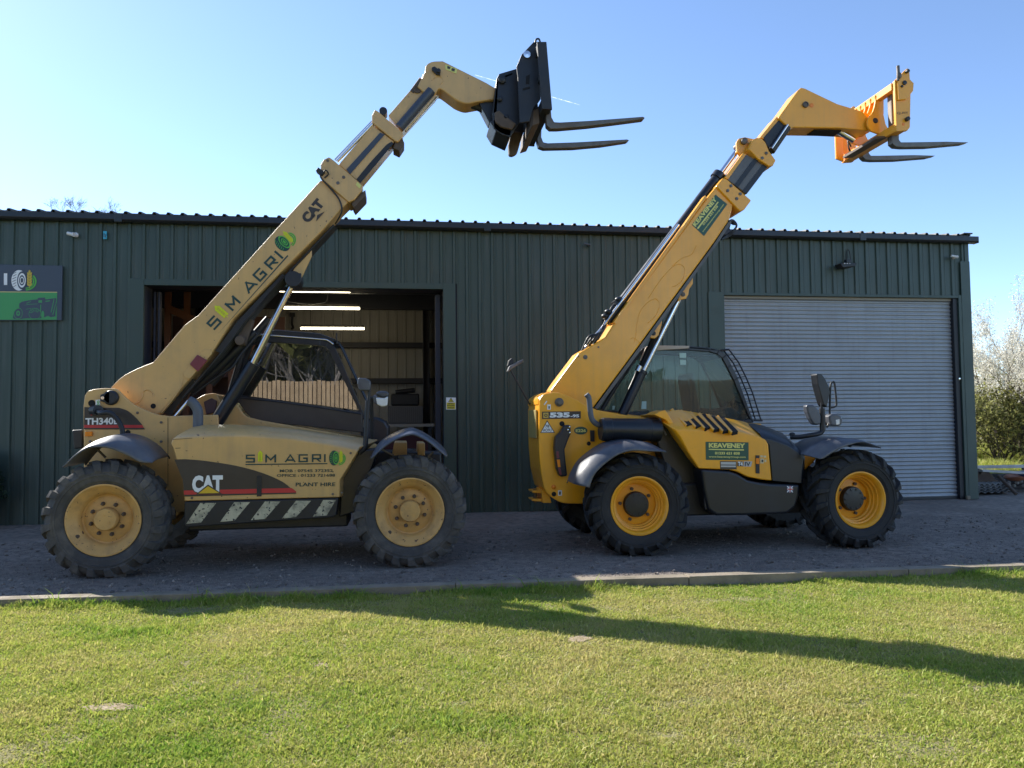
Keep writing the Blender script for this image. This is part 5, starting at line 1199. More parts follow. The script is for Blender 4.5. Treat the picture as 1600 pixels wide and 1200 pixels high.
    for Y in (cy, cy+cz-.06):
        for k in range(n): m.prism(PL([o1[k], o1[(k+1) % n], i1[(k+1) % n], i1[k]], cy), Y, Y+.06)
    m.prism(PL([(1004, 544), (1012, 541), (1016, 547), (1007, 549)], cy), cy+.06, cy+cz-.06)
    m.prism(PL([(1124, 547), (1135, 554), (1129, 560), (1120, 553)], cy), cy+.06, cy+cz-.06)
    m.prism(PL([(1172, 645), (1178, 660), (1165, 662)], cy), cy+.06, cy+cz-.06)
    cab = build('cab', m, CABB, root, bevel=.008)
    m = MB(); m.prism(PL([(1003, 545), (1012, 540), (1076, 540.5), (1112, 543.5), (1132, 549), (1124, 549), (1076, 545)], cy), cy, cy+cz); build('cab_roof', m, CABB, cab, bevel=.012)
    m = MB(); m.prism(PL([(999, 563), (1008, 543.5), (1012, 540), (1076, 540.8), (1076, 544.5), (1020, 548), (1012, 550), (1003, 568)], cy), cy-.03, cy); build('roof_trim', m, mat('beige_trim', (.48, .40, .33), .5), cab, bevel=.004)
    m = MB(); m.pp(i1, cy+.025, .006); build('window', m, GLJ, cab)
    m = MB(); m.prism(PL(i1, cy), cy+cz-.03, cy+cz-.024); build('window', m, GLF, cab)
    a = P(1131, 558, cy); b = P(1175, 656, cy); m = MB(); m.add([(a.x, cy+.06, a.z), (b.x, cy+.06, b.z), (b.x, cy+cz-.06, b.z), (a.x, cy+cz-.06, a.z)], [(0, 1, 2, 3)]); build('windscreen', m, GLJ, cab)
    m = MB(); 
    for q in ([(1061.5, 551.5), (1072, 551.5), (1072, 559), (1062, 559)], [(1062.5, 562.5), (1072, 562.5), (1072, 570), (1063, 570)], [(1003, 627), (1010, 627), (1010, 639), (1002, 639)], [(957, 634), (961, 634), (960, 640), (956.5, 640)]): m.flat(PL(q, cy+.02), cy+.02)
    build('window_sticker', m, mat('pale_green_sticker', (.42, .60, .55), .5), cab)
    m = MB(); a = P(1085, 650, 10.5); m.prism([(a.x, a.z-.05), (a.x+.48, a.z-.1), (a.x+.5, a.z+.06), (a.x+.06, a.z+.12)], 10.42, 10.9); m.prism([(a.x-.12, a.z+.6), (a.x-.02, a.z+.62), (a.x+.1, a.z), (a.x-.02, a.z-.06)], 10.44, 10.88); build('seat', m, SEAT, cab, bevel=.04)
    m = MB(); a = P(1143, 626, 10.6); m.lathe([(.17, 0), (.19, .0), (.19, .03), (.17, .03), (.17, 0)], (0, 0, 0), 20)
    m.v = [(a.x+v[1]*.8+v[2]*.35, 10.65+v[0], a.z+v[2]*.8-v[1]*.5) for v in m.v]; m.rod((a.x, 10.65, a.z), (a.x+.25, 10.65, a.z-.5), .03); build('steering_wheel', m, BLKP, cab, smooth=50)
    m = MB(); m.pp([(1150, 660), (1120, 655), (1118, 640), (1145, 636), (1160, 648)], 10.5, .5); m.pp([(998, 652), (996, 643), (1015, 640), (1018, 652)], 10.3, .4); build('dashboard', m, BLKP, cab, bevel=.02)
    # windscreen guard grille
    m = MB()
    gp = [(1139, 546), (1154, 566), (1166, 590), (1176, 614), (1184, 640), (1189, 656)]
    for k in range(6):
        m.tube([P(x, y, cy)+Vector((-.02*k*0, k*.17, 0)) for x, y in gp], .011, 6)
    for t in range(14):
        f = t/13*(len(gp)-1); i = min(int(f), len(gp)-2); q = (gp[i][0]+(gp[i+1][0]-gp[i][0])*(f-i), gp[i][1]+(gp[i+1][1]-gp[i][1])*(f-i))
        a = P(*q, cy); m.rod(a, a+Vector((0, .85, 0)), .006, 5)
    m.rod(P(1125, 547, cy), P(1139, 546, cy), .012, 6); m.rod(P(1178, 657, cy), P(1191, 657, cy), .016, 6); build('windscreen_guard', m, CABB, cab, smooth=60)
    # cab underside deck (yellow) and body behind the engine cover
    m = MB(); m.pp([(933, 641), (1018, 652), (1190, 662), (1190, 760), (1000, 760), (936, 680)], 10.2, .9); build('cab_base', m, JCBY, root, bevel=.012)
    # engine cover (yellow): side + crease + top
    hy = 8.98
    side = [(1055, 671), (1085, 672), (1145, 673), (1187, 683), (1197, 688), (1200.5, 694), (1206, 751), (1188, 749), (1168, 745), (1152, 737), (1140, 734), (1092, 732), (1075, 706), (1064, 684)]
    ridge = [(1022, 648), (1066, 640), (1116, 648), (1170, 659), (1182, 664), (1200.5, 694), (1206, 751), (1188, 749), (1168, 745), (1152, 737), (1140, 734), (1092, 732), (1070, 706), (1040, 665)]
    r0 = [(x, hy, z) for x, z in PL(side, hy)]
    rm = [(x, hy+.05, z) for x, z in PL([(a[0]*.8+b[0]*.2, a[1]*.8+b[1]*.2) for a, b in zip(side, ridge)], hy)]
    r1 = [(x, hy+.42, z) for x, z in PL(ridge, hy+.3)]; r2 = [(x, hy+.9, z) for x, z in PL(ridge, hy+.3)]
    m = MB(); m.loft([r0, rm, r1, r2]); hood = build('engine_cover', m, JCBY, root, bevel=.012, smooth=22, seg=3)
    # rear corner flank of the cover
    m = MB(); fl = [(1022, 648), (1030, 643), (1040, 640.5), (1057, 668), (1064, 684), (1060, 684), (1050, 668), (1040, 656)]
    m.pp(fl, hy+.12, .35); build('cover_flank', m, JCBY, hood, bevel=.01)
    # louvres : dark slots with yellow blades, lying on the sloping top
    def on_top(px, py):       # point of the sloping top of the cover under a pixel
        A = Vector(rm[1]); B = Vector(rm[2]); Cc = Vector(r1[2])
        nrm = (B-A).cross(Cc-A); d = ray(px, py); t = (A-CAM).dot(nrm)/d.dot(nrm); return CAM+d*t, nrm.normalized()*(1 if nrm.z > 0 else -1)
    for k in range(6):
        x = 1051+k*14.2; y = 641+k*2.2
        q = [(x-.5, y+1), (x+8, y), (x+31, y+23), (x+22.5, y+25)]
        m = MB(); ps = []
        for px, py in q: p_, nn = on_top(px, py); ps.append(p_)
        m.loft([[p_+nn*.012 for p_ in ps], [p_-nn*.03 for p_ in ps]]); build('louvre_slot', m, MATS['hole_black'], hood)
        m = MB(); q2 = [(x-4.5, y+1.5), (x-.5, y-.5), (x+23, y+24), (x+20, y+25)]; ps = []
        for px, py in q2: p_, nn = on_top(px, py); ps.append(p_)
        m.loft([[ps[0]+nn*.022, ps[1]+nn*.03, ps[2]+nn*.014, ps[3]+nn*.014], [p_-nn*.02 for p_ in ps]]); build('louvre_blade', m, JCBY, hood, bevel=.006)
    # stickers on the cover
    Yh = hy-.004
    m = MB(); m.flat(PL([(1102.5, 690.2), (1169.5, 691.2), (1169.8, 719.3), (1103, 718.5)], Yh), Yh); build('hire_sticker', m, KGRN, hood)
    decal_text('hire_name', 'KEAVENEY', (1107.5, 699.5), (1164.5, 700.2), 7, Yh-.002, KYEL, hood, .05)
    m = MB(); m.flat(PL([(1107.5, 701.3), (1162.5, 702), (1162.5, 704), (1107.5, 703)], Yh-.002), Yh-.002); build('hire_underline', m, KYEL, hood)
    decal_text('hire_phone', '01233 621 838', (1117, 710), (1156, 710.5), 4, Yh-.002, KYEL, hood, .04)
    decal_text('hire_web', 'www.keaveneygroup.com', (1107.5, 715.8), (1165, 716.4), 3.6, Yh-.002, KYEL, hood, .02)
    m = MB(); m.flat(PL([(1125, 720.5), (1151, 720.8), (1151, 733.5), (1125.5, 733)], Yh), Yh); build('engine_badge', m, DECB, hood)
    m = MB(); m.flat(PL([(1126.3, 721.8), (1149.8, 722), (1149.8, 726), (1126.3, 725.8)], Yh-.002), Yh-.002); m.flat(PL([(1126.3, 727.2), (1149.8, 727.4), (1149.8, 730), (1126.3, 729.8)], Yh-.002), Yh-.002); build('badge_bar', m, mat('badge_silver', (.5, .5, .48), .35), hood)
    m = MB(); m.flat(PL([(1152, 720.8), (1161.5, 721), (1161, 728.6), (1152, 728.4)], Yh), Yh); build('tier_badge', m, DECB, hood)
    m = MB(); m.flat(PL([(1162.5, 720.8), (1175.5, 721), (1173.5, 729), (1161.5, 728.8)], Yh), Yh); build('tier_badge_end', m, MATS['badge_silver'], hood)
    decal_text('tier_mark', 'T4', (1153, 728), (1160.5, 728), 6.3, Yh-.002, WHITE, hood, .04); decal_text('tier_mark', 'IV', (1164, 728.2), (1172.5, 728.3), 6.2, Yh-.002, BLACK, hood, .02)
    m = MB(); m.pp([(1181, 711.5), (1186.8, 711.5), (1187, 740), (1181.3, 739.5)], hy-.012, .012); lt = build('cover_latch', m, BLACK, hood, bevel=.003)
    m = MB(); m.pp([(1181.5, 716), (1186.5, 716), (1186.6, 725), (1181.6, 725)], hy-.02, .008); build('latch_lamp', m, AMBER, lt, bevel=.002)
    m = MB()
    for q in ([(1188, 711.5), (1192, 711.5), (1192, 714.5), (1188, 714.5)], [(1193, 711.8), (1197, 712), (1197, 715), (1193, 714.8)], [(1188, 716.5), (1193.5, 716.5), (1193.5, 724), (1188, 724)], [(1194.5, 718), (1197.5, 718), (1197.5, 722), (1194.5, 722)]): m.flat(PL(q, Yh), Yh)
    build('warning_label', m, mat('label_cream', (.7, .6, .35), .5), hood)
    m = MB(); m.flat(PL([(1190, 718.3), (1192.6, 718.3), (1192.6, 722), (1190, 722)], Yh-.002), Yh-.002); build('label_symbol', m, DECB, hood)
    # black nose
    nose = [(1172, 661), (1186, 662), (1200, 665), (1230, 677), (1250, 695), (1260, 713), (1255, 756), (1207, 752), (1201, 694), (1188, 677)]
    r0 = [(x, hy+.01, z) for x, z in PL([(1190, 684), (1196, 685), (1206, 686.5), (1232, 696), (1247, 706), (1256, 716), (1253, 756), (1207, 752), (1202, 696), (1196, 688)], hy)]
    r1 = [(x, hy+.42, z) for x, z in PL(nose, hy+.3)]; r2 = [(x, hy+.9, z) for x, z in PL(nose, hy+.3)]
    rm = [tuple(np.array(a)*.75+np.array(b)*.25+np.array((0, -.05, .01))) for a, b in zip(r0, r1)]
    m = MB(); m.loft([r0, rm, r1, r2]); build('front_cowl', m, BLKP, root, bevel=.012, smooth=40, seg=3)
    # lower black tank panel
    low = [(1096, 733), (1140, 736), (1154, 741), (1169, 750), (1188, 754), (1205, 756), (1250, 757), (1249, 775), (1243, 793), (1230, 802.5), (1170, 805), (1120, 806), (1107, 797), (1100, 765)]
    m = MB(); m.pp(low, hy-.01, .6); tank = build('lower_panel', m, BLKP, root, bevel=.03, seg=3)
    fl = Frame2((1229.5, 769.3), (1239, 769.5), 9.3, hy-.014)
    def fq(mm, nm, qs, dy):
        m = MB()
        for q in qs: m.add([fl(x, y, dy) for x, y in q], [tuple(range(len(q)))])
        build(nm, m, mm, tank)
    fq(mat('flag_blue', (.03, .05, .20), .4), 'flag_field', [[(0, 0), (1, 0), (1, 1), (0, 1)]], 0)
    fq(WHITE, 'flag_white', [[(0, 0), (.14, 0), (1, .9), (1, 1), (.86, 1), (0, .1)], [(0, 1), (0, .9), (.86, 0), (1, 0), (1, .1), (.14, 1)]], -.001)
    fq(WHITE, 'flag_white', [[(.38, 0), (.62, 0), (.62, 1), (.38, 1)], [(0, .36), (1, .36), (1, .64), (0, .64)]], -.002)
    fq(RED, 'flag_red', [[(.43, 0), (.57, 0), (.57, 1), (.43, 1)]], -.003); fq(RED, 'flag_red', [[(0, .43), (1, .43), (1, .57), (0, .57)]], -.004)
    # black plate standing in for the shaded void behind the rear wheel
    m = MB(); m.pp([(1012, 655), (1030, 650), (1045, 668), (1068, 700), (1092, 735), (1103, 800), (1060, 800), (1030, 700)], hy+.28, .5); build('void_plate', m, BLKP, root, bevel=.02)
    m = MB(); m.tube(curve([pt(1031, 653, hy+.2), pt(1036, 670, hy+.2), pt(1041, 680, hy+.2)], 4), .012, 8); build('void_trim', m, FEND, root); m = MB(); m.tube(curve([pt(1097, 745, hy+.05), pt(1100, 770, hy+.05), pt(1103, 795, hy+.05)], 4), .012, 8); build('void_trim', m, FEND, root)
    # air box (black cylinder) and intake pipe
    a, b = pt(938, 671, 9.25), pt(1030, 672, 9.25)
    m = MB(); m.tube([a, a+(b-a)*.03, a+(b-a)*.04, a+(b-a)*.16, a+(b-a)*.17, a+(b-a)*.82, a+(b-a)*.83, b], [.13, .14, .145, .145, .14, .14, .145, .14], 24); build('air_box', m, BLKP, root, smooth=30)
    m = MB(); m.tube(curve([pt(916, 616, 9.3), pt(920, 622, 9.3), pt(922, 640, 9.3), pt(925, 655, 9.3), pt(933, 663, 9.3), pt(940, 664, 9.3)], 5), .034, 12); build('exhaust_pipe', m, GREYP, root, smooth=60)
    # fenders
    fender(root, [(902, 758), (909, 740), (922, 721), (950, 700), (970, 692), (992, 689), (1021, 693), (1042, 704)],
           [(921, 762), (927, 745), (938, 731), (957, 716), (972, 708), (990, 704), (1015, 705), (1041, 706)], 8.74, 8.94, 9.3, FEND)
    fender(root, [(1268, 712), (1274, 706), (1284, 697), (1298, 689), (1313, 685), (1345, 686), (1362, 691), (1377, 699)],
           [(1281, 717), (1287, 716), (1295, 711), (1307, 704), (1322, 697), (1345, 691), (1360, 694), (1377, 700)], 8.74, 8.94, 9.4, FEND)
    m = MB(); m.pp([(1256, 705), (1262, 700), (1280, 706), (1272, 722), (1258, 735)], 9.2, .6); build('front_mount', m, JCBY, root, bevel=.01)
    # front mirrors
    my = 9.05
    m = MB(); m.tube(curve([pt(1236, 683, my+.2), pt(1250, 682.5, my+.1), pt(1266, 680, my), pt(1281, 677, my), pt(1286, 671, my)], 5), .030, 10); m.rod(pt(1285.5, 672, my), pt(1284.5, 638, my), .036, 12); m.rod(pt(1284, 640, my), pt(1284, 620, my), .018)
    m.tube(curve([pt(1292, 668, my), pt(1296, 655, my), pt(1297.5, 605, my), pt(1301, 597.5, my), pt(1304, 600, my), pt(1307, 630, my), pt(1304, 635.5, my), pt(1298, 637, my)], 4), .013, 8)
    m.ball(pt(1238, 679, my+.2), .035, .05, .03)
    mast = build('mirror_mast', m, BLACK, root, smooth=50)
    m = MB(); m.pp([(1276, 585), (1278, 583.5), (1284, 584), (1290, 592), (1296, 605), (1297, 614), (1292, 637), (1287, 632), (1282, 615), (1278, 600)], my-.06, .15); build('mirror', m, BLKP, mast, bevel=.02, seg=3)
    m = MB(); m.pp([(1260, 634), (1262, 632.5), (1272, 632.5), (1279, 640), (1283, 650), (1283, 662), (1278, 664.5), (1272, 663), (1266, 654), (1262, 644)], my-.05, .1); build('mirror', m, FEND, mast, bevel=.02, seg=3)
    m = MB(); m.pp([(1296, 650), (1300, 647), (1308, 646), (1315, 650), (1317.5, 656), (1316, 663), (1311, 666), (1298, 665)], my-.05, .14); wl = build('work_lamp', m, FEND, mast, bevel=.02, seg=3)
    m = MB(); m.pp([(1306, 656), (1312, 655), (1312, 663), (1307, 664)], my-.056, .01); build('lamp_lens', m, LAMPW, wl, bevel=.004)
    # rear mirror on its thin stalk
    m = MB(); m.tube([pt(828, 632, 10.1), pt(813, 606, 10.1), pt(797, 577, 10.1)], .011, 8); st = build('rear_mirror_stalk', m, BLACK, root)
    m = MB(); m.pp([(793, 580), (796, 572), (811, 564), (818, 561), (816, 567), (800, 576), (795, 581)], 10.05, .12); build('rear_mirror', m, FEND, st, bevel=.01)
    m = MB(); m.pp([(793, 572), (795, 563), (800, 559), (803, 563), (802, 570), (797, 573)], 10.1, .1); build('rear_mirror_back', m, BLACK, st, bevel=.01)
    return root
build_yellow_telehandler()
# ================================================================== grass
def vnoise(x, y, s, seed):
    r = np.random.default_rng(seed); T = r.random((64, 64)); u = x*s; v = y*s
    i = np.floor(u).astype(int); j = np.floor(v).astype(int); f = u-i; g = v-j; f = f*f*(3-2*f); g = g*g*(3-2*g)
    a = T[i % 64, j % 64]; b = T[(i+1) % 64, j % 64]; c = T[i % 64, (j+1) % 64]; d = T[(i+1) % 64, (j+1) % 64]
    return (a*(1-f)+b*f)*(1-g)+(c*(1-f)+d*f)*g
BARE = [(PG(170, 1120, -.1), .24, .085), (PG(905, 1008, -.1), .13, .13), (PG(502, 1052, -.1), .07, .07), (PG(1440, 1185, -.1), .35, .2), (PG(1530, 1085, -.1), .10, .05), (PG(300, 960, -.1), .25, .1), (PG(1060, 1112, -.1), .25, .08), (PG(1330, 1112, -.1), .12, .06), (PG(730, 1108, -.1), .08, .05), (PG(20, 1190, -.1), .3, .2), (PG(1040, 1160, -.1), .10, .05), (PG(1150, 945, -.1), .5, .1)]
def bareness(x, y):
    f = np.zeros_like(x)
    for c, rx, ry in BARE:
        d = ((x-c.x)/rx)**2+((y-c.y)/ry)**2; f = np.maximum(f, np.exp(-d*1.1))
    return f
def blades(n, seed, near):
    r = np.random.default_rng(seed)
    d = r.uniform(0, 1, n); dist = 3.2+5.6*d**(1.15 if near else .9)
    lat = r.uniform(-1.0, 1.0, n)*dist
    x = lat*math.cos(YAW)+dist*math.sin(YAW); y = -lat*math.sin(YAW)+dist*math.cos(YAW)
    ky = KA.y+(KB.y-KA.y)*(x-KA.x)/(KB.x-KA.x)
    k = y < ky-.01; x, y, ky = x[k], y[k], ky[k]
    dry = vnoise(x, y, .9, 1)*.5+vnoise(x, y, 3.1, 2)*.3+vnoise(x, y, 11, 3)*.2
    b = bareness(x+.05*(vnoise(x, y, 9, 7)-.5), y+.1*(vnoise(x, y, 13, 8)-.5))
    thin = vnoise(x, y, 6, 5)*.6+vnoise(x, y, 17, 6)*.4
    k = (r.random(len(x)) > b*.80) & (r.random(len(x)) > np.clip((thin-.66)*2.6, 0, .6)); x, y, ky, dry, b = x[k], y[k], ky[k], dry[k], b[k]; n = len(x)
    lp = [(PG(545, 985, -.085), .35, .25), (PG(725, 1142, -.085), .3, .2), (PG(1130, 1000, -.085), .3, .3), (PG(220, 990, -.085), .5, .3)]; lush = np.zeros(n)
    for c_, rx, ry in lp: lush = np.maximum(lush, np.exp(-(((x-c_.x)/rx)**2+((y-c_.y)/ry)**2))*.8)
    lush = lush*np.clip(vnoise(x, y, 5, 11)*1.6-.1, 0, 1)
    edge = np.clip(1-(ky-y)/.22, 0, 1)*np.clip(vnoise(x, y*0, 1.9, 12)*2-.45, 0, 1)
    tc = PG(338, 928, -.1); edge = np.maximum(edge, np.exp(-(((x-tc.x)/.28)**2+((y-tc.y)/.12)**2))*1.3)
    h = r.uniform(.012, .028, n)*(1+.9*lush+3.2*edge)*(.6+.7*vnoise(x, y, 7, 14))*(1-.4*b)*(1+.9*(r.random(n) > .95))
    wd = r.uniform(.0012, .0026, n)*(1+.25*(dist.mean() if near else 1.4))
    a = r.uniform(0, 6.28, n); lean = r.uniform(.2, 1.2, n)*h; la = r.uniform(0, 6.28, n)
    ux, uy = np.cos(a)*wd, np.sin(a)*wd; lx, ly = np.cos(la)*lean, np.sin(la)*lean
    z0 = -.055+.010*np.sin(x*2.3)*np.sin(y*1.9+x)-.004
    o = np.stack([x, y, z0], 1)
    def v(sx, f, hz): return np.stack([x+ux*sx+lx*f, y+uy*sx+ly*f, z0+h*hz], 1)
    co = np.stack([v(-1, 0, 0), v(1, 0, 0), v(.75, .35, .6), v(-.75, .35, .6), v(0, 1, .95)], 1).reshape(-1, 3)
    base = 5*np.arange(n)[:, None]
    F4 = base+np.array([[0, 1, 2, 3]]); F3 = base+np.array([[3, 2, 4, 4]])
    tint = np.clip(1.02-dry*1.05+lush*.35+edge*.4+r.normal(0, .16, n)-(r.random(n) > .87)*.45, 0, 1)
    return co, F4, F3[:, :3], np.repeat(tint, 5)
def mixed(name, parts, mt):
    co = []; q = []; t3 = []; tn = []; o = 0
    for c, F4, F3, t in parts: co.append(c); q.append(F4+o); t3.append(F3+o); tn.append(t); o += len(c)
    co = np.concatenate(co); q = np.concatenate(q); t3 = np.concatenate(t3); tn = np.concatenate(tn)
    me = bpy.data.meshes.new(name); me.vertices.add(len(co)); me.vertices.foreach_set('co', co.astype(np.float32).ravel())
    li = np.concatenate([q.ravel(), t3.ravel()]); me.loops.add(len(li)); me.loops.foreach_set('vertex_index', li.astype(np.int32))
    tot = np.concatenate([np.full(len(q), 4), np.full(len(t3), 3)]).astype(np.int32); st = np.concatenate([[0], np.cumsum(tot)[:-1]]).astype(np.int32)
    me.polygons.add(len(tot)); me.polygons.foreach_set('loop_start', st); me.polygons.foreach_set('loop_total', tot); me.update(calc_edges=True)
    at = me.attributes.new('tint', 'FLOAT', 'POINT'); at.data.foreach_set('value', tn.astype(np.float32))
    return link_mesh(name, me, mt)
GRASS = tint_mat('grass_blade', (.57, .49, .21), (.20, .345, .04), .55, .45, (.42, .46, .09))
tag(mixed('grass', [blades(600000, 1, True), blades(290000, 2, False)], GRASS), kind='stuff')
# worn patches where the soil shows
SOIL = node_ground('dry_soil', [(.36, .28, .18), (.46, .37, .26), (.24, .18, .10)], [5, 30], .95, .7, .02, 60)
m = MB(); rr = random.Random(4)
for c_, rx, ry in [BARE[0], BARE[1], BARE[2]]:
    rx *= .9; ry *= .9; n = 40; ring_ = []
    for k in range(n):
        a = 2*math.pi*k/n; f = .72+.12*math.sin(2*a+c_.x*5)+.10*math.sin(5*a+c_.y*9)+rr.uniform(-.12, .12); x, y = c_.x+rx*f*math.cos(a), c_.y+ry*f*math.sin(a); ring_.append((x, y, -.055+.010*math.sin(x*2.3)*math.sin(y*1.9+x)+.004))
    m.add(ring_, [tuple(range(n))])
tag(build('bare_earth', m, SOIL), kind='structure')
# ================================================================== trees
def branch(mb, tips, p, d, L_, r, depth, rng, spread=.6, nseg=3, kids=(2, 3), shrink=.72, up=.12, minr=.004):
    pts = [p]; rs = [r]; q = p.copy(); dd = d.copy()
    for k in range(nseg):
        dd = (dd+Vector((rng.uniform(-1, 1), rng.uniform(-1, 1), rng.uniform(-1, 1)))*.16+Vector((0, 0, up*.3))).normalized()
        q = q+dd*(L_/nseg); pts.append(q.copy()); rs.append(max(minr*.6, r*(1-.38*(k+1)/nseg)))
        if depth <= 2: tips.append((q.copy(), dd.copy(), depth))
    mb.tube(pts, rs, 6 if r > .03 else (4 if r > .01 else 3), caps=False)
    if depth == 0: return
    for k in range(rng.randint(*kids)):
        i = rng.randint(1, len(pts)-1) if k else len(pts)-1
        ax = Vector((rng.uniform(-1, 1), rng.uniform(-1, 1), rng.uniform(-.6, 1))).normalized()
        nd = (dd+ax*spread+Vector((0, 0, up))).normalized()
        branch(mb, tips, pts[i], nd, L_*shrink*rng.uniform(.75, 1.15), rs[i]*.7, depth-1, rng, spread, nseg, kids, shrink, up, minr)
BARK = mat('bark', (.075, .06, .05), .9, var=.3, scale=9)
BARK2 = mat('bark_grey', (.16, .14, .125), .9, var=.3, scale=9)
BLOS = tint_mat('blossom', (.66, .62, .50), (.90, .88, .80), .7, .45)
LEAF = tint_mat('spring_leaf', (.07, .075, .025), (.36, .36, .12), .6, .55, (.19, .19, .06))
def bush(loc, H, seed, label, blossom, leaves, stems=5, cat='tree', name='blackthorn', group=None, depth=5, spread=.62, lsz=.05, tall=.3):
    rng = random.Random(seed); t = thing(name, loc, label, cat, group); L0 = Vector(loc); mb = MB(); tips = []
    for k in range(stems):
        a = rng.uniform(0, 6.28); d = Vector((math.cos(a)*.45, math.sin(a)*.45, 1)).normalized()
        branch(mb, tips, L0+Vector((math.cos(a)*.15*stems/3, math.sin(a)*.15*stems/3, -.05)), d, H*tall, .015*H, depth, rng, spread)
    build('trunk', mb, BARK, t, smooth=60)
    r = np.random.default_rng(seed)
    tp = np.array([p[:] for p, d, k in tips])
    def cloud(nm, n, sp, sz, mt, flt=None):
        if not n: return
        def f(r_, n_):
            i = r_.integers(0, len(tp), n_); q = tp[i]+r_.normal(0, sp, (n_, 3)); q = q[q[:, 2] > .05+loc[2]]; return q[flt(q)] if flt else q
        c = leaf_cloud(n, seed+5, f, sz); attach(raw_mesh(nm, *c[:2], mt, c[2]), t)
    cloud('blossom', int(blossom*4.5), .07, .024, BLOS, (lambda q: q[:, 2] > loc[2]+H*.25))
    cloud('foliage', leaves, .16 if not blossom else .09, lsz if not blossom else .03, LEAF, (lambda q: q[:, 2] < loc[2]+H*.62) if blossom else (lambda q: q[:, 2] > loc[2]+H*.26))
    return t
def at_px(px, Y): d = ray(px, 640); return CAM.x+d.x/d.y*Y
GB = 'blossoming thorn trees right of the shed'
for i, (px, Y, H, bl, lv, lab) in enumerate([
        (1600, 18.4, 5.2, 7500, 900, 'white blossoming blackthorn nearest the corner of the shed'),
        (1556, 20.0, 5.2, 8500, 1500, 'white blossoming blackthorn just behind the shed corner, left of the others'),
        (1626, 19.2, 6.2, 7000, 800, 'tallest white blossoming blackthorn at the right edge of the picture'),
        (1580, 24.0, 6.2, 8000, 2500, 'white blossoming blackthorn standing furthest back beyond the others')]):
    bush((at_px(px, Y), Y, -.1), H, 20+i, lab, bl, lv, 6, group=GB)
GH = 'hedge shrubs right of the shed'
for i, (px, Y, H, lv, lab) in enumerate([
        (1535, 18.6, 2.9, 3000, 'low olive green hedge shrub close behind the shed corner'),
        (1606, 18.5, 3.0, 3000, 'olive green hedge shrub under the blossom at the right edge'),
        (1569, 18.2, 2.7, 3000, 'olive green hedge shrub in the middle of the hedge, under the blossom'),
        (1575, 27.0, 4.2, 12000, 'tall dark hedge shrub behind the blossoming trees'),
        (1530, 27.5, 3.6, 9000, 'dark hedge shrub far back, partly hidden by the shed corner')]):
    bush((at_px(px, Y), Y, -.1), H, 40+i, lab, 0, lv, 7, 'shrub', 'hedge_shrub', GH, 4, .75, .05, .34)
# bare trees behind the roof
def bare(loc, H, seed, label, name='bare_tree', group=None, depth=6):
    rng = random.Random(seed); t = thing(name, loc, label, 'tree', group); mb = MB(); tips = []
    branch(mb, tips, Vector(loc), Vector((0, 0, 1)), H*.34, H*.022, depth, rng, .62, 4, (3, 3), .74, .10, .009); build('trunk', mb, BARK2, t, smooth=60); return t
def fit_tree(t, px, py, Y):       # bring the crown's top to the height and place it has in the photograph
    me = t.children[0].data; co = np.array([v.co[:] for v in me.vertices]); co[:, 1] = Y+(co[:, 1]-Y)*.22; zt = P(px, py, Y).z
    z = co[:, 2]; z9 = np.percentile(z, 72); zr = P(px, 334, Y).z; z = np.where(z < z9, -.1+(z+.1)*(zr+.1)/(z9+.1), zr+(z-z9)*(zt-zr)/(z.max()-z9)); co[:, 2] = z; k = z > zr; cx_ = co[k, 0].mean(); sp = (np.percentile(co[k, 0], 97)-np.percentile(co[k, 0], 3)); co[:, 0] = cx_+(co[:, 0]-cx_)*min(1, 2.5/sp); co[:, 0] += at_px(px, Y)-co[k, 0].mean(); me.vertices.foreach_set('co', co.astype(np.float32).ravel()); me.update()
for px, Y, sd, py, lab in ((126, 33., 7, 305, 'bare winter tree whose twigs show above the shed roof at the left'),):
    fit_tree(bare((at_px(px, Y), Y, -.1), 8, sd, lab, depth=7), px, py, Y)
# rough grass bank beyond the junk
def bankblades(n, seed):
    r = np.random.default_rng(seed); px = r.uniform(1505, 1640, n); Y = 15.6+r.random(n)*6.0
    dx = (px-800)/1202; x = Y*np.tan(np.arctan(dx)+YAW); y = Y
    z0 = np.clip((y-15.6)*.13, 0, .55)-.02; h = r.uniform(.12, .34, n)*(.6+.8*vnoise(x, y, 1.5, 3)); a = r.uniform(0, 6.28, n); wd = r.uniform(.006, .012, n); la = r.uniform(0, 6.28, n); ln = r.uniform(.1, .8, n)*h
    ux, uy, lx, ly = np.cos(a)*wd, np.sin(a)*wd, np.cos(la)*ln, np.sin(la)*ln
    def v(s, f, hz): return np.stack([x+ux*s+lx*f, y+uy*s+ly*f, z0+h*hz], 1)
    co = np.stack([v(-1, 0, 0), v(1, 0, 0), v(.75, .3, .6), v(-.75, .3, .6), v(0, 1, 1)], 1).reshape(-1, 3); b = 5*np.arange(n)[:, None]
    return co, b+np.array([[0, 1, 2, 3]]), b+np.array([[3, 2, 4]]), np.repeat(np.clip(r.normal(.42, .28, n), 0, 1), 5)
tag(mixed('bank_grass', [bankblades(26000, 9)], GRASS), kind='stuff')
m = MB(); m.add([(11.3, 15.3, 0), (40, 15.3, 0), (40, 20, .55), (11.3, 20, .55), (40, 60, .6), (11.3, 60, .6)], [(0, 1, 2, 3), (3, 2, 4, 5)]); tag(build('grass_bank', m, LAWN), kind='structure')

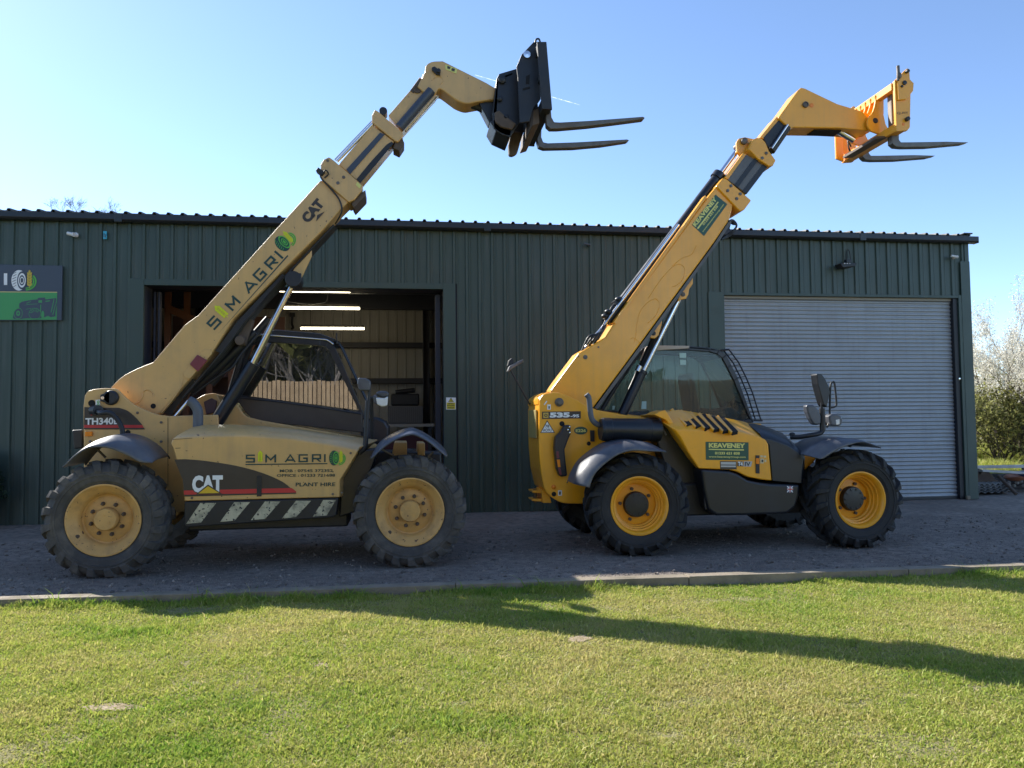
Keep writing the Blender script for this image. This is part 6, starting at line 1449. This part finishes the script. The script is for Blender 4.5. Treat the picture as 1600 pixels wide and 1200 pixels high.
# ================================================================== junk by the corner
PALE = mat('pale_board', (.55, .53, .50), .6, var=.15, dirt=(.2, .18, .15), dirt_amt=.5)
jy = 14.3
def long_bar(p0, p1, Y0, Y1, th, label, mt=PALE):
    a, b = P(*p0, Y0), P(*p1, Y1); t = thing('metal_rail', a, label, 'rail', 'pale rails laid on the junk heap')
    m = MB(); u = (b-a).normalized(); w_ = Vector((-u.y, u.x, 0))*th*1.3
    for f in (0,): m.loft([[a-w_+Vector((0, 0, -th/2)), a+w_+Vector((0, 0, -th/2)), a+w_+Vector((0, 0, th/2)), a-w_+Vector((0, 0, th/2))], [b-w_+Vector((0, 0, -th/2)), b+w_+Vector((0, 0, -th/2)), b+w_+Vector((0, 0, th/2)), b-w_+Vector((0, 0, th/2))]])
    build('rail_body', m, mt, t, bevel=.006)
    for f in (.02, .5):
        m = MB(); c = a+(b-a)*f; m.box(c.x-.05, c.x+.05, c.y-.03, c.y+.03, c.z-th/2-.05, c.z-th/2-.002); build('rail_clip', m, RUSTB, t)
    return t
long_bar((1521, 730), (1680, 727), 15.0, 14.8, .06, 'upper pale rail lying along the top of the junk heap')
long_bar((1532, 735), (1690, 744), 14.5, 14.2, .05, 'lower pale rail slanting down across the junk heap')
t = thing('scrap_tank', P(1540, 760, 14.5), 'brown half round scrap tank beside the shed corner', 'tank')
a = P(1516, 762, 14.6); b = P(1558, 762, 14.6); zt = P(1540, 736, 14.6).z
m = MB(); pr = [(a.x-.2, .02), (b.x+.02, .02)]+[(b.x-.25+.27*math.cos(k*math.pi/2/6), .02+(zt-.02)*math.sin(k*math.pi/2/6)) for k in range(1, 7)]+[(a.x-.2, zt)]
m.prism(pr, 14.6, 15.5); build('tank_shell', m, mat('tank_brown', (.10, .065, .05), .7, var=.3, dirt=(.2, .16, .13), dirt_amt=.4), t, bevel=.02)
m = MB(); m.prism([(a.x-.2, .22), (b.x-.0, .22), (b.x-.0, .26), (a.x-.2, .26)], 14.57, 14.598); build('tank_rim', m, RUSTB, t)
t = thing('roof_sheets', P(1550, 770, 14.3), 'stack of wavy corrugated sheets on the ground by the shed corner', 'sheets')
for k in range(4):
    zz = .06+.05*k; x0, x1 = P(1519, 770, 14.25).x+.03*k, P(1577, 770, 14.25).x-.02*k; n = 44
    m = MB(); rows = [(x0+(x1-x0)*i/n, .022*math.sin(i*2*math.pi/8)) for i in range(n+1)]
    m.loft([[(x, 14.22+.02*k, zz+d) for x, d in rows]+[(x, 14.22+.02*k, zz+d-.012) for x, d in rows[::-1]], [(x, 15.1, zz+d) for x, d in rows]+[(x, 15.1, zz+d-.012) for x, d in rows[::-1]]])
    build('sheet', m, mat('sheet_grey%d' % k, (.17+.04*k, .17+.04*k, .17+.035*k), .6, var=.3), t)
m = MB()
for x in (P(1525, 775, 14.3).x, P(1570, 775, 14.3).x): m.box(x-.05, x+.05, 14.3, 15.0, .002, .034)
build('bearer', m, RUSTB, t)
t = thing('fence_post', P(1575, 765, 14.1), 'dark leaning timber post propped against the junk heap', 'post')
m = MB(); a, b = P(1560, 744, 14.4), P(1588, 772, 14.0); m.tube([a, b], .035, 8); build('post_body', m, RUSTB, t)
m = MB(); m.tube([a, a+(a-b)*.05], [.035, .01], 8); build('post_tip', m, RUSTB, t)
def bag(px, py, Y, rx, rz, mt, label, name='sack'):
    c = P(px, py, Y); t = thing(name, c, label, 'sack', 'sacks on the junk heap'); m = MB(); r = random.Random(px); m.ball((c.x, c.y, c.z), rx, .25, rz, 14, 9)
    m.v = [(x+r.uniform(-.02, .02), y+r.uniform(-.02, .02), z+r.uniform(-.015, .015)) for x, y, z in m.v]; build('sack_body', m, mt, t, smooth=50)
    m = MB(); m.tube([(c.x+rx*.8, c.y, c.z), (c.x+rx*1.15, c.y-.02, c.z+.03)], [.05, .02], 8); build('sack_neck', m, mt, t)
bag(1587, 746, 14.6, .22, .07, mat('orange_sack', (.42, .16, .08), .6), 'flat orange sack under the pale rails')
bag(1601, 743, 14.5, .16, .10, mat('blue_sack', (.06, .08, .16), .5), 'blue and white sack at the right edge under the rails')
t = thing('debris_heap', P(1570, 752, 15.2), 'mound of soil, turf and broken stone under the junk', 'heap')
rr = np.random.default_rng(2); nx, ny = 40, 14; vs = []; fs = []
xa, xb = P(1515, 760, 15.3).x, P(1660, 760, 15.3).x
for j in range(ny+1):
    for i in range(nx+1):
        f = math.sin(math.pi*j/ny); vs.append((xa+(xb-xa)*i/nx, 14.55+1.9*j/ny, -.01+f*(.20+.10*math.sin(i*.9)+.05*rr.random())))
for j in range(ny):
    for i in range(nx): a = j*(nx+1)+i; fs.append((a, a+1, a+nx+2, a+nx+1))
m = MB(); m.add(vs, fs); build('soil', m, node_ground('heap_soil', [(.07, .055, .045), (.16, .14, .12)], [5], .95, .8, .03, 30), t, smooth=180)
m = MB()
for k in range(50): x, y = rr.uniform(xa, xb), rr.uniform(14.5, 15.3); m.ball((x, y, .10+.1*rr.random()), .03+.06*rr.random(), .05, .03+.03*rr.random(), 6, 4)
build('rubble', m, mat('rubble_pale', (.30, .29, .27), .9, var=.3), t)

# ================================================================== what the cab glass mirrors: timber fence and bare trees behind the photographer
FW = mat('fence_timber', (.34, .24, .145), .8, var=.3, scale=3, dirt=(.16, .11, .07), dirt_amt=.5)
t = thing('timber_fence', (-1, -7, 0), 'close boarded timber fence behind the photographer, mirrored in the cab window', 'fence')
m = MB(); rr = random.Random(2); x = -12.
while x < 14: m.box(x, x+.12, -7+rr.uniform(-.012, .012), -6.97+rr.uniform(0, .012), -.1, 3.05+rr.uniform(-.03, .03)); x += .15
build('fence_board', m, FW, t)
m = MB(); m.box(-12, 14, -7.06, -7.02, .3, .4); m.box(-12, 14, -7.06, -7.02, 2.4, 2.5); m.box(-12, 14, -7.04, -7.025, -.1, 2.9); build('fence_rail', m, MATS['rack_board'], t)
for i, (x, y, H, lab) in enumerate(((-7.2, -9.5, 8.5, 'bare tree close behind the timber fence, left'), (-3.6, -9.8, 8, 'bare tree close behind the timber fence, near the middle'), (.6, -10, 8.5, 'bare tree close behind the timber fence, right of the middle'), (-2.4, -9.2, 7.5, 'smallest bare tree, close behind the timber fence'), (-4.6, -11.5, 9.8, 'bare tree behind the fence, second from the tallest'), (-5.5, -11, 9.5, 'bare tree behind the timber fence, left of the group'), (-1.5, -12.5, 10.5, 'tallest bare tree behind the middle of the timber fence'), (3.0, -11.5, 9, 'bare tree behind the timber fence, right of the group'), (-9.5, -13, 10, 'bare tree behind the far left of the timber fence'))):
    bare((x, y, -.1), H, 60+i, lab, group='bare trees mirrored in the cab glass')
for i, (x, y) in enumerate(((-9, -15), (-6.2, -15.5), (-3.4, -15), (-.6, -15.6), (2.2, -15), (5, -15.4))):  # evergreen row added to close sky gaps in the glass reflections
    bush((x, y, -.1), 11.5, 80+i, 'dense dark evergreen added to hide mirrored sky, %s in the row behind the bare trees' % ('leftmost', 'second from the left', 'third from the left', 'third from the right', 'second from the right', 'rightmost')[i], 0, 7000, 5, 'tree', 'evergreen_screen', 'evergreens added to screen sky from the cab glass', 4, .8, .40, .30)
TRAIL = bpy.data.materials.new('trail_vapour'); TRAIL.use_nodes = True; tt = TRAIL.node_tree; tb = tt.nodes['Principled BSDF']; tb.inputs['Base Color'].default_value = (.9, .93, 1, 1); tb.inputs['Emission Color'].default_value = (.85, .9, 1, 1); tb.inputs['Emission Strength'].default_value = .35; tb.inputs['Roughness'].default_value = 1  # emission stands in for sunlight on the vapour
tl = tt.nodes.new('ShaderNodeTexCoord'); tn = tt.nodes.new('ShaderNodeTexNoise'); tn.inputs['Scale'].default_value = .12; tn.inputs['Detail'].default_value = 4; tt.links.new(tl.outputs['Object'], tn.inputs['Vector'])
tr_ = tt.nodes.new('ShaderNodeMapRange'); tr_.inputs[1].default_value = .3; tr_.inputs[2].default_value = .75; tr_.inputs[4].default_value = .7; tt.links.new(tn.outputs['Fac'], tr_.inputs[0]); tt.links.new(tr_.outputs[0], tb.inputs['Alpha'])
m = MB(); a = P(906, 164, 1500); b = P(742, 117, 1500); m.tube([a, a+(b-a)*.08, a+(b-a)*.5, b], [.3, .8, 1.1, .7], 8)
tag(build('contrail', m, TRAIL, smooth=60), 'thin white contrail crossing the sky behind the black fork carriage', 'contrail')
